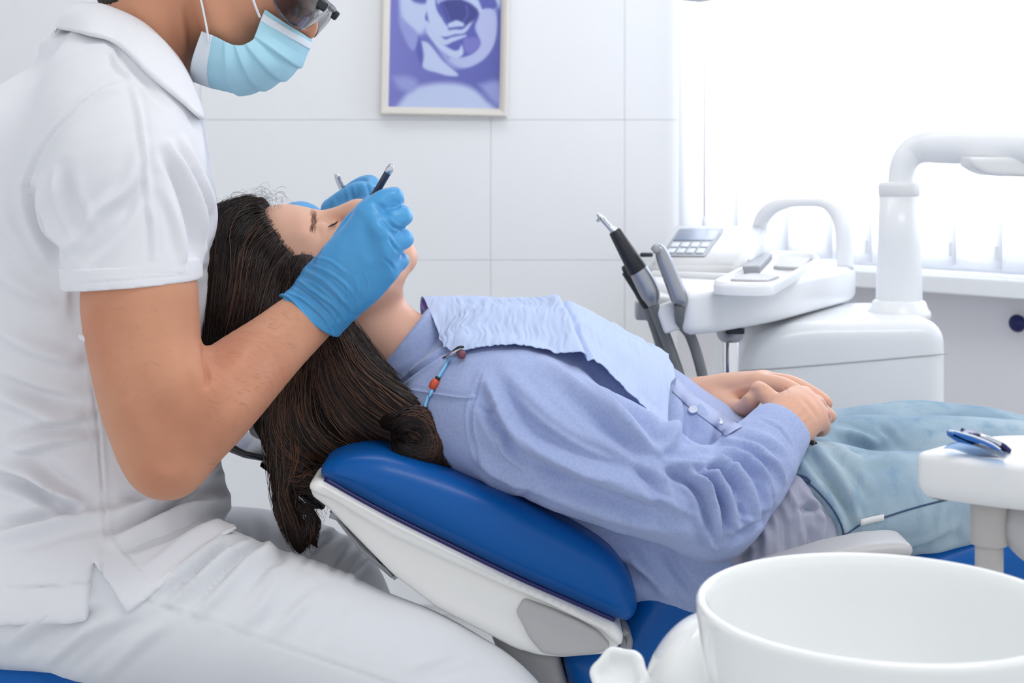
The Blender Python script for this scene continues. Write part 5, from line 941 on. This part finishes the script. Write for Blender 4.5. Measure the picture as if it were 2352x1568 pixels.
# shirt tail at the hip, its different lighting put into a greyer colour
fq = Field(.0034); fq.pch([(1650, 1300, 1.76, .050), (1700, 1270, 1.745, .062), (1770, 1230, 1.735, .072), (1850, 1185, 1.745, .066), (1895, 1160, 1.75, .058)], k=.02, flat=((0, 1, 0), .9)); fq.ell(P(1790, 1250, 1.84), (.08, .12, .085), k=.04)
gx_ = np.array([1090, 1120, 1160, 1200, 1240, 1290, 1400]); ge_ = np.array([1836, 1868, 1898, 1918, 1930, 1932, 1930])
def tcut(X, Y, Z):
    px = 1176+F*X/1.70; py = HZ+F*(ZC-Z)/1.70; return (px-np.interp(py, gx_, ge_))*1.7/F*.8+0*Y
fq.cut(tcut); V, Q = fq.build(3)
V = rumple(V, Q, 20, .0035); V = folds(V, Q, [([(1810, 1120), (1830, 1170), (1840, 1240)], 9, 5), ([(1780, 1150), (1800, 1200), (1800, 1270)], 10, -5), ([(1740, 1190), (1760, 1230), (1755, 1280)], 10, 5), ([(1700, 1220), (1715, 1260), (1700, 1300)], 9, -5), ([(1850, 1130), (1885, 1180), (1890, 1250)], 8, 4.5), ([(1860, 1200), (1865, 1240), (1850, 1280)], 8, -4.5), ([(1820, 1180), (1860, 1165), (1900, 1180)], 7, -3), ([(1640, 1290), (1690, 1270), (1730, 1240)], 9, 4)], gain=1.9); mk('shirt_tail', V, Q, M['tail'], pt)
# jeans
fj = Field(.0036)
fj.ell(P(1850, 1180, PM), (.10, .155, .095), k=.03); fj.pch([(1800, 1165, 1.775, .078), (1900, 1160, 1.765, .0745), (2000, 1163, 1.758, .0665), (2120, 1155, 1.755, .0620), (2240, 1142, 1.752, .0590), (2400, 1110, 1.75, .0560), (2620, 1080, 1.75, .056), (2800, 1200, 1.75, .052), (2900, 1500, 1.75, .046), (2960, 1850, 1.75, .042)], k=.02)
fj.pch([(1830, 1120, 1.97, .085), (1960, 1085, 1.99, .0765), (2100, 1072, 2.0, .0690), (2240, 1072, 2.005, .0665), (2400, 1078, 2.01, .063), (2560, 1085, 2.01, .056), (2680, 1220, 2.01, .052), (2740, 1450, 2.01, .046), (2780, 1720, 2.01, .042)], k=.02)
fj.pch([(1880, 1080, 2.08, .075), (2000, 1045, 2.11, .0720), (2110, 1032, 2.12, .0690), (2240, 1040, 2.12, .0680), (2370, 1065, 2.12, .066), (2520, 1090, 2.08, .055)], k=.015)
V, Q = fj.build(3)
FJ = [([(1826, 1045), (1870, 1105), (1915, 1165), (1945, 1235)], 11, 6), ([(1850, 1030), (1895, 1090), (1940, 1160), (1965, 1220)], 9, -6), ([(1870, 1022), (1920, 1080), (1965, 1150)], 12, 6), ([(1905, 1035), (1950, 1075), (1990, 1140)], 11, -4), ([(1830, 1100), (1855, 1140), (1890, 1190)], 8, -4), ([(1930, 1010), (1980, 1030), (2040, 1035)], 12, -5), ([(2022, 980), (2045, 1000), (2060, 1028)], 8, -4), ([(1940, 1000), (1990, 1012), (2020, 1030)], 9, 3.5), ([(1905, 985), (1960, 1000), (1990, 1010)], 10, 3), ([(1985, 1060), (2050, 1050), (2100, 1070)], 14, 2.5), ([(2290, 935), (2320, 945), (2350, 958)], 6, -3), ([(1960, 1260), (2040, 1255), (2100, 1265)], 12, 3), ([(2060, 1275), (2130, 1258), (2200, 1225)], 9, -4)]
V = rumple(V, Q, 15, .0025); V = folds(V, Q, FJ, gain=1.35); V = lap(V, Q, .15); je = mk('jeans', V, Q, M['denim'], pt); TJ = bvh(V, Q)
seam('side_seam', TJ, [(1935, 1228), (1950, 1222), (1985, 1200), (2030, 1188), (2080, 1172), (2130, 1158), (2180, 1146), (2225, 1136)], 60, .0011, M['thread'], je, .0002)
seam('pocket_edge', TJ, [(1838, 1098), (1868, 1118), (1905, 1158), (1928, 1195), (1938, 1228), (1935, 1250)], 36, .0013, M['thread'], je)
seam('waist_edge', TJ, [(1826, 1090), (1850, 1096), (1862, 1106)], 10, .0018, M['thread'], je)
seam('belt_end', TJ, [(1832, 1012), (1850, 1010), (1872, 1020)], 10, .0035, M['dark'], je, label='dark belt end under the folded hands')  # dark tube for the end of the belt
p_ = [on_surf(TJ, [(1976, 1192+d), (2004, 1185+d), (2030, 1180+d)], 8, .0012) for d in (0, 7, 14)]
if all(len(x) == 8 for x in p_): V, Q = shell(np.array(p_), .001); mk('side_label', V, Q, M['label'], je, label='small white label on the side seam')
# hair: dense base with combed strands over it
fa = Field(.003); g_ = lambda p: HP+RP@(np.array(p)*.985)
fa.ell(g_((-.022, 0, .03)), (.102, .090, .103), RP, k=.01)
hm = np.array([[-.125, .07], [-.10, .072], [-.06, .066], [-.02, .055], [.02, .035], [.06, .010], [.09, .0], [.13, -.02]])   # (toward feet along -z, face limit x)
def face_cut(X, Y, Z):
    lx = (X-HP[0])*RP[0, 0]+(Z-HP[2])*RP[2, 0]; lz = (X-HP[0])*RP[0, 2]+(Z-HP[2])*RP[2, 2]; ly = np.abs(Y-PM)
    lim = np.interp(lz, [-.12, -.05, -.02, .02, .05, .075, .095], [-.03, -.010, .006, .031, .050, .066, .12])
    return (lx-lim)*.7+0*ly
fa.cut(face_cut)
def hc(l, **k): fa.pch(l, **k)
fa.ops.insert(1, ('c', np.array([(*P(x, y, Y), r) for x, y, Y, r in [(560, 620, 1.86, .09), (570, 720, 1.86, .10), (610, 800, 1.86, .085), (700, 890, 1.86, .060)]]), .03, None, None, False, 1.0))
V, Q = fa.build(2)
fh2 = Field(.003)
fh2.pch([(560, 640, 1.81, .050), (585, 760, 1.79, .056), (640, 880, 1.775, .052), (700, 960, 1.765, .045), (790, 1010, 1.76, .034)], k=.02)
fh2.pch([(690, 640, 1.80, .030), (740, 760, 1.79, .040), (800, 850, 1.775, .040), (875, 925, 1.752, .034), (945, 972, 1.722, .026), (992, 1018, 1.708, .019), (1025, 1062, 1.705, .014), (1050, 1088, 1.706, .006)], k=.02)
fh2.pch([(740, 830, 1.80, .045), (820, 930, 1.79, .045), (920, 1000, 1.79, .040), (1020, 1055, 1.79, .030), (1050, 1085, 1.79, .02)], k=.02)
fh2.pch([(650, 900, 1.76, .034), (650, 1000, 1.75, .026), (668, 1070, 1.735, .022), (662, 1120, 1.73, .014), (655, 1160, 1.728, .012), (672, 1200, 1.725, .013), (688, 1232, 1.722, .0125), (690, 1272, 1.72, .002)], k=.012)
fh2.pch([(676, 1150, 1.722, .004), (700, 1165, 1.718, .0045), (717, 1190, 1.716, .006), (714, 1215, 1.716, .0075), (696, 1235, 1.72, .009)], k=.006); fh2.pch([(708, 1222, 1.716, .006), (720, 1240, 1.715, .004), (729, 1258, 1.715, .0018)], k=.004)
fh2.pch([(672, 1095, 1.725, .010), (705, 1106, 1.715, .010), (730, 1096, 1.71, .0075), (738, 1080, 1.715, .005)], k=.008)

V2, Q2 = fh2.build(2); V, Q = joinq((V, Q), (V2, Q2)); V = rumple(V, Q, 70, .002); ha = mk('hair', V, Q, M['hairbase'], pt); TH = bvh(V, Q)
r_ = np.random.default_rng(3)
def comb(A, B, n, r, seg, lift=(.0004, .004), jit=5, seed=1, ends=(.7, 1), sway=5, tree=None):
    "strands laid on the hair body between two edge lines read off the photo"
    g = np.random.default_rng(seed); A = crom(A, seg); B = crom(B, seg); Vs, Fs, off = [], [], 0
    for i in range(n):
        u = g.random(); s0, s1 = np.clip(g.uniform(-.12, .18), 0, 1), g.uniform(*ends); p2 = A*(1-u)+B*u; k = np.linspace(s0, s1, seg); p2 = np.stack([np.interp(k, np.linspace(0, 1, seg), p2[:, d]) for d in (0, 1)], 1)
        ph, fr = g.uniform(0, 6.28), g.uniform(1, 3); p2 = p2+g.normal(0, jit, 2)+np.stack([np.sin(k*fr*3+ph), np.cos(k*fr*2.5+ph)], 1)*sway*g.random(); lf = g.uniform(*lift); P3 = []; last = None
        for x, y in p2:
            a, b = surf(tree or TH, x, y)
            if a is None or (last is not None and abs(a[1]-last[1]) > .03):
                if last is None: continue
                a = P(x, y, last[1]); b = np.array([0, -1, 0])
            P3.append(a+b*lf); last = a
        if len(P3) < 5: continue
        P3 = np.array(P3); P3[1:-1] = .25*P3[:-2]+.5*P3[1:-1]+.25*P3[2:]; e = len(P3); T = np.gradient(P3, axis=0); T /= np.linalg.norm(T, axis=1)[:, None]+1e-9
        a_ = np.cross(T, [0, 1, .07]); a_ /= np.linalg.norm(a_, axis=1)[:, None]+1e-9; b_ = np.cross(T, a_); rad = r*g.uniform(.6, 1.4)*np.interp(np.linspace(0, 1, e), [0, .12, .7, 1], [.4, 1, 1, .2])
        V = np.stack([P3+rad[:, None]*(math.cos(x)*a_+math.sin(x)*b_) for x in (0, 2.094, 4.189)], 1).reshape(-1, 3); i0 = np.arange(e-1)[:, None]*3; k3 = np.arange(3)[None]; l3 = (k3+1) % 3
        Fs.append(np.stack([i0+k3, i0+l3, i0+3+l3, i0+3+k3], 2).reshape(-1, 4)+off); Vs.append(V); off += len(V)
    return np.vstack(Vs), np.vstack(Fs)
ringp = lambda rr, a0, a1: [(955+rr*math.cos(a), 1002+rr*.92*math.sin(a)) for a in np.linspace(a0, a1, 9)]
BD = [([(602, 459), (545, 462), (500, 500), (490, 620), (474, 750), (466, 840)], [(714, 606), (706, 660), (690, 730), (672, 800), (650, 860), (630, 920)], 1300, 20),
      ([(690, 590), (690, 660), (670, 760), (640, 880), (628, 960), (640, 1050)], [(714, 606), (722, 660), (745, 730), (790, 790), (850, 850), (900, 890)], 500, 20),
      ([(640, 800), (622, 900), (618, 980), (640, 1045), (690, 1075), (740, 1085)], [(740, 770), (700, 880), (720, 980), (800, 1040), (890, 1055), (960, 1065)], 900, 18),
      ([(740, 770), (735, 880), (780, 980), (860, 1030), (940, 1055), (1010, 1075)], [(775, 745), (830, 830), (910, 890), (975, 935), (1015, 1000), (1040, 1075)], 1000, 18),
      ([(625, 940), (624, 1040), (632, 1100), (634, 1150), (650, 1210), (676, 1270)], [(690, 960), (690, 1040), (680, 1090), (668, 1140), (690, 1200), (722, 1262)], 420, 18),
      ([(772, 742), (828, 830), (905, 890)], [(796, 742), (856, 818), (930, 884)], 220, 12), ([(672, 1090), (700, 1102), (726, 1098), (738, 1082)], [(676, 1102), (704, 1114), (732, 1104), (742, 1080)], 120, 10), ([(680, 1150), (706, 1168), (718, 1200), (706, 1230), (690, 1262)], [(690, 1152), (714, 1172), (724, 1200), (718, 1228), (726, 1256)], 120, 14)]
HS = [comb(A, B, n, .00042, sg, (.0004, .005), 7, seed=11+i, sway=9) for i, (A, B, n, sg) in enumerate(BD)]; V, Q = joinq(*HS); mk('strands', V, Q, M['hair'], ha, kind='stuff')
HS = [comb(A, B, n//(22 if i == 0 else 8), .00046, sg, (.002, .006), 9, seed=41+i, sway=14) for i, (A, B, n, sg) in enumerate(BD)]; V, Q = joinq(*HS); mk('light_strands', V, Q, M['hair2'], ha, kind='stuff', label='lighter brown strands')
fc2 = Field(.0026); fc2.pch([(870, 990, 1.735, .006), (888, 968, 1.712, .010)]+[(953+45*math.cos(t), 1002+40*math.sin(t), 1.694-.004*math.sin(t), .0125) for t in np.linspace(-2.3, 2.2, 11)]+[(916, 1022, 1.70, .008), (908, 998, 1.703, .006), (918, 980, 1.705, .0045)], k=.004)
V, Q = fc2.build(2); V = rumple(V, Q, 120, .0012); cu = mk('curl', V, Q, M['hairbase'], pt); TCU = bvh(V, Q)
V, Q = comb(ringp(32, -2.6, 3.4), ringp(62, -2.5, 3.0), 420, .00042, 26, (.0003, .004), 7, 77, sway=10, tree=TCU); mk('strands', V, Q, M['hair'], cu, kind='stuff'); V, Q = comb(ringp(40, -1.9, 1.9), ringp(64, -2.0, 1.6), 70, .00044, 26, (.001, .005), 7, 78, sway=12, tree=TCU); mk('light_strands', V, Q, M['hair2'], cu, kind='stuff', label='lighter brown strands')
fly = []
for i in range(26):
    x = r_.uniform(500, 640); y = 470+max(0, (560-x))*.55; fly.append((PP([(x, y+10, 1.85), (x-10+r_.normal(0, 9), y-14-r_.uniform(0, 10), 1.85), (x+14+r_.normal(0, 16), y-22-r_.uniform(-8, 14), 1.85), (x+30+r_.normal(0, 20), y-6+r_.normal(0, 12), 1.85)]), 1., 2, 1.))
for i in range(30): fly.append((PP([(720, 1110, 1.70), (716+r_.normal(0, 10), 1140, 1.70), (712+r_.normal(0, 16), 1180, 1.70), (722+r_.normal(0, 22), 1230+r_.normal(0, 25), 1.70)]), .8, 1, 1.))
V, Q = hairs(fly, 2, .006, .00014, 16, 1.5, seed=4); mk('stray_hairs', V, Q, M['hair'], ha, kind='stuff')

# bib over the chest with its clip chain
bb = thing('dental_bib', 'pale blue crepe paper bib clipped on the patient chest', 'bib', P(1250, 760, 1.88))
rows = [[(1000, 800, 2.06), (968, 728, 2.0), (970, 685, 1.93), (996, 738, 1.835), (1022, 800, 1.765), (1052, 832, 1.725)],
        [(1090, 770, 2.07), (1075, 715, 2.0), (1080, 684, 1.93), (1090, 740, 1.832), (1092, 800, 1.755), (1086, 836, 1.715)],
        [(1200, 770, 2.08), (1190, 715, 2.0), (1190, 687, 1.92), (1202, 735, 1.825), (1218, 786, 1.745), (1230, 816, 1.705)],
        [(1300, 775, 2.08), (1290, 720, 2.0), (1290, 690, 1.91), (1310, 735, 1.822), (1332, 784, 1.745), (1350, 822, 1.703)],
        [(1400, 830, 2.08), (1395, 765, 2.0), (1400, 742, 1.91), (1410, 795, 1.822), (1425, 850, 1.75), (1440, 900, 1.712)],
        [(1540, 900, 2.08), (1535, 845, 2.0), (1535, 816, 1.91), (1535, 880, 1.822), (1534, 940, 1.75), (1531, 992, 1.708)]]
G = patch([PP(r) for r in rows], 220, 130); G0 = G
for _ in range(2):
    D = pushout(G, TS, .005)-G
    for _k in range(6): D[1:-1] = (D[:-2]+2*D[1:-1]+D[2:])/4; D[:, 1:-1] = (D[:, :-2]+2*D[:, 1:-1]+D[:, 2:])/4
    G = G+D
G = pushout(G, TS, .0035); N_ = gnorm(G); N_ *= np.sign((N_*[0, -.3, 1]).sum()); pf = G.reshape(-1, 3)
s1 = vnoise(np.stack([pf[:, 0]*330+2.5*vnoise(pf*[18, 24, 24]), pf[:, 1]*30, pf[:, 2]*30], 1)).reshape(G.shape[:2]); s2 = vnoise(np.stack([pf[:, 0]*120, pf[:, 1]*40, pf[:, 2]*40], 1)).reshape(G.shape[:2])
G = G+N_*(.0013*s1+.0010*s2+.0018)[..., None]
ux = np.linspace(0, 1, 220); cr = -.006*np.exp(-((ux-.605)/.012)**2)+.004*np.exp(-((ux-.57)/.03)**2); G = G+N_*cr[:, None, None]
V, Q = shell(G, .0011); mk('paper_sheet', V, Q, M['bib'], bb)
G3 = patch([PP([(970, 684, 1.925), (968, 700, 1.92), (978, 712, 1.90), (990, 735, 1.86)]), PP([(978, 684, 1.93), (986, 700, 1.92), (992, 712, 1.90), (997, 735, 1.86)])], 6, 20); V, Q = shell(G3-np.array([.001, 0, .002]), .001); mk('folded_corner', V, Q, M['bibback'], bb)
V, Fc = tube(PP([(1020, 822, 1.712), (1032, 817, 1.706), (1046, 808, 1.702), (1060, 800, 1.702)]), [.003, .0038, .0036, .0028], 12, n=14, flat=.6); cl = mk('clip', V, Fc, M['steel'], bb)
V, Fc = tube(PP([(1042, 806, 1.705), (1055, 798, 1.702), (1066, 796, 1.702)]), [.003, .0035, .002], 12, n=10, flat=.6); mk('clip_lever', V, Fc, M['dark'], cl); V, Fc = lathe([(.001, -.005), (.004, -.004), (.0054, 0), (.004, .004), (.001, .005)], P(1060, 814, 1.70), n=18); mk('clip_pad', V, Fc, M['maroon'], cl)
cpts = on_surf(TS, [(1036, 824), (1024, 848), (1012, 868), (1003, 884), (992, 906), (984, 924), (979, 945)], 34, .003); V, Fc = tube(cpts, .0019, 8); mk('cord', V, Fc, M['cyan'], bb)
a, b = surf(TS, 1002, 885); V, Fc = lathe([(.001, -.0065), (.0042, -.0055), (.0052, 0), (.0042, .0055), (.001, .0065)], a+b*.0035, axis=P(1012, 868, 1.7)-P(995, 900, 1.7), n=18); mk('bead', V, Fc, M['orange'], bb)
for x, y in ((980, 938), (1009, 872)):
    a, b = surf(TS, x, y)
    if a is not None: V, Fc = lathe([(.001, -.003), (.003, -.002), (.003, .002), (.001, .003)], a+b*.003, axis=P(1012, 868, 1.7)-P(995, 900, 1.7), n=12); mk('crimp', V, Fc, M['dark'], bb)

# shoes, below the frame
def shoes(parent, spots, m):
    for x, y, Y, d, L in spots:
        f = Field(.004); h = P(x, y, Y); f.chain([(*(h+[-.02, 0, 0]), .036), (*(h+[.05, 0, -.006]), .036), (*(h+[L*.75, 0, -.016]), .031), (*(h+[L, 0, -.020]), .026)], k=.01); f.chain([(*h, .038), (*(h+[.01, 0, .06]), .040)], k=.02)
        z0 = h[2]-.042; f.cut(lambda X, Y_, Z: z0-Z+0*X+0*Y_); V, Q = f.build(2); mk('shoe', V, Q, m, parent)
ms = mat('white_leather', (226, 227, 230), .5)
shoes(dn, [(1195, 2678, 1.66, 1, .17), (765, 2285, 2.0, 1, .17)], ms); shoes(pt, [(2972, 1925, 1.75, 1, .15), (2792, 1800, 2.01, 1, .15)], ms)
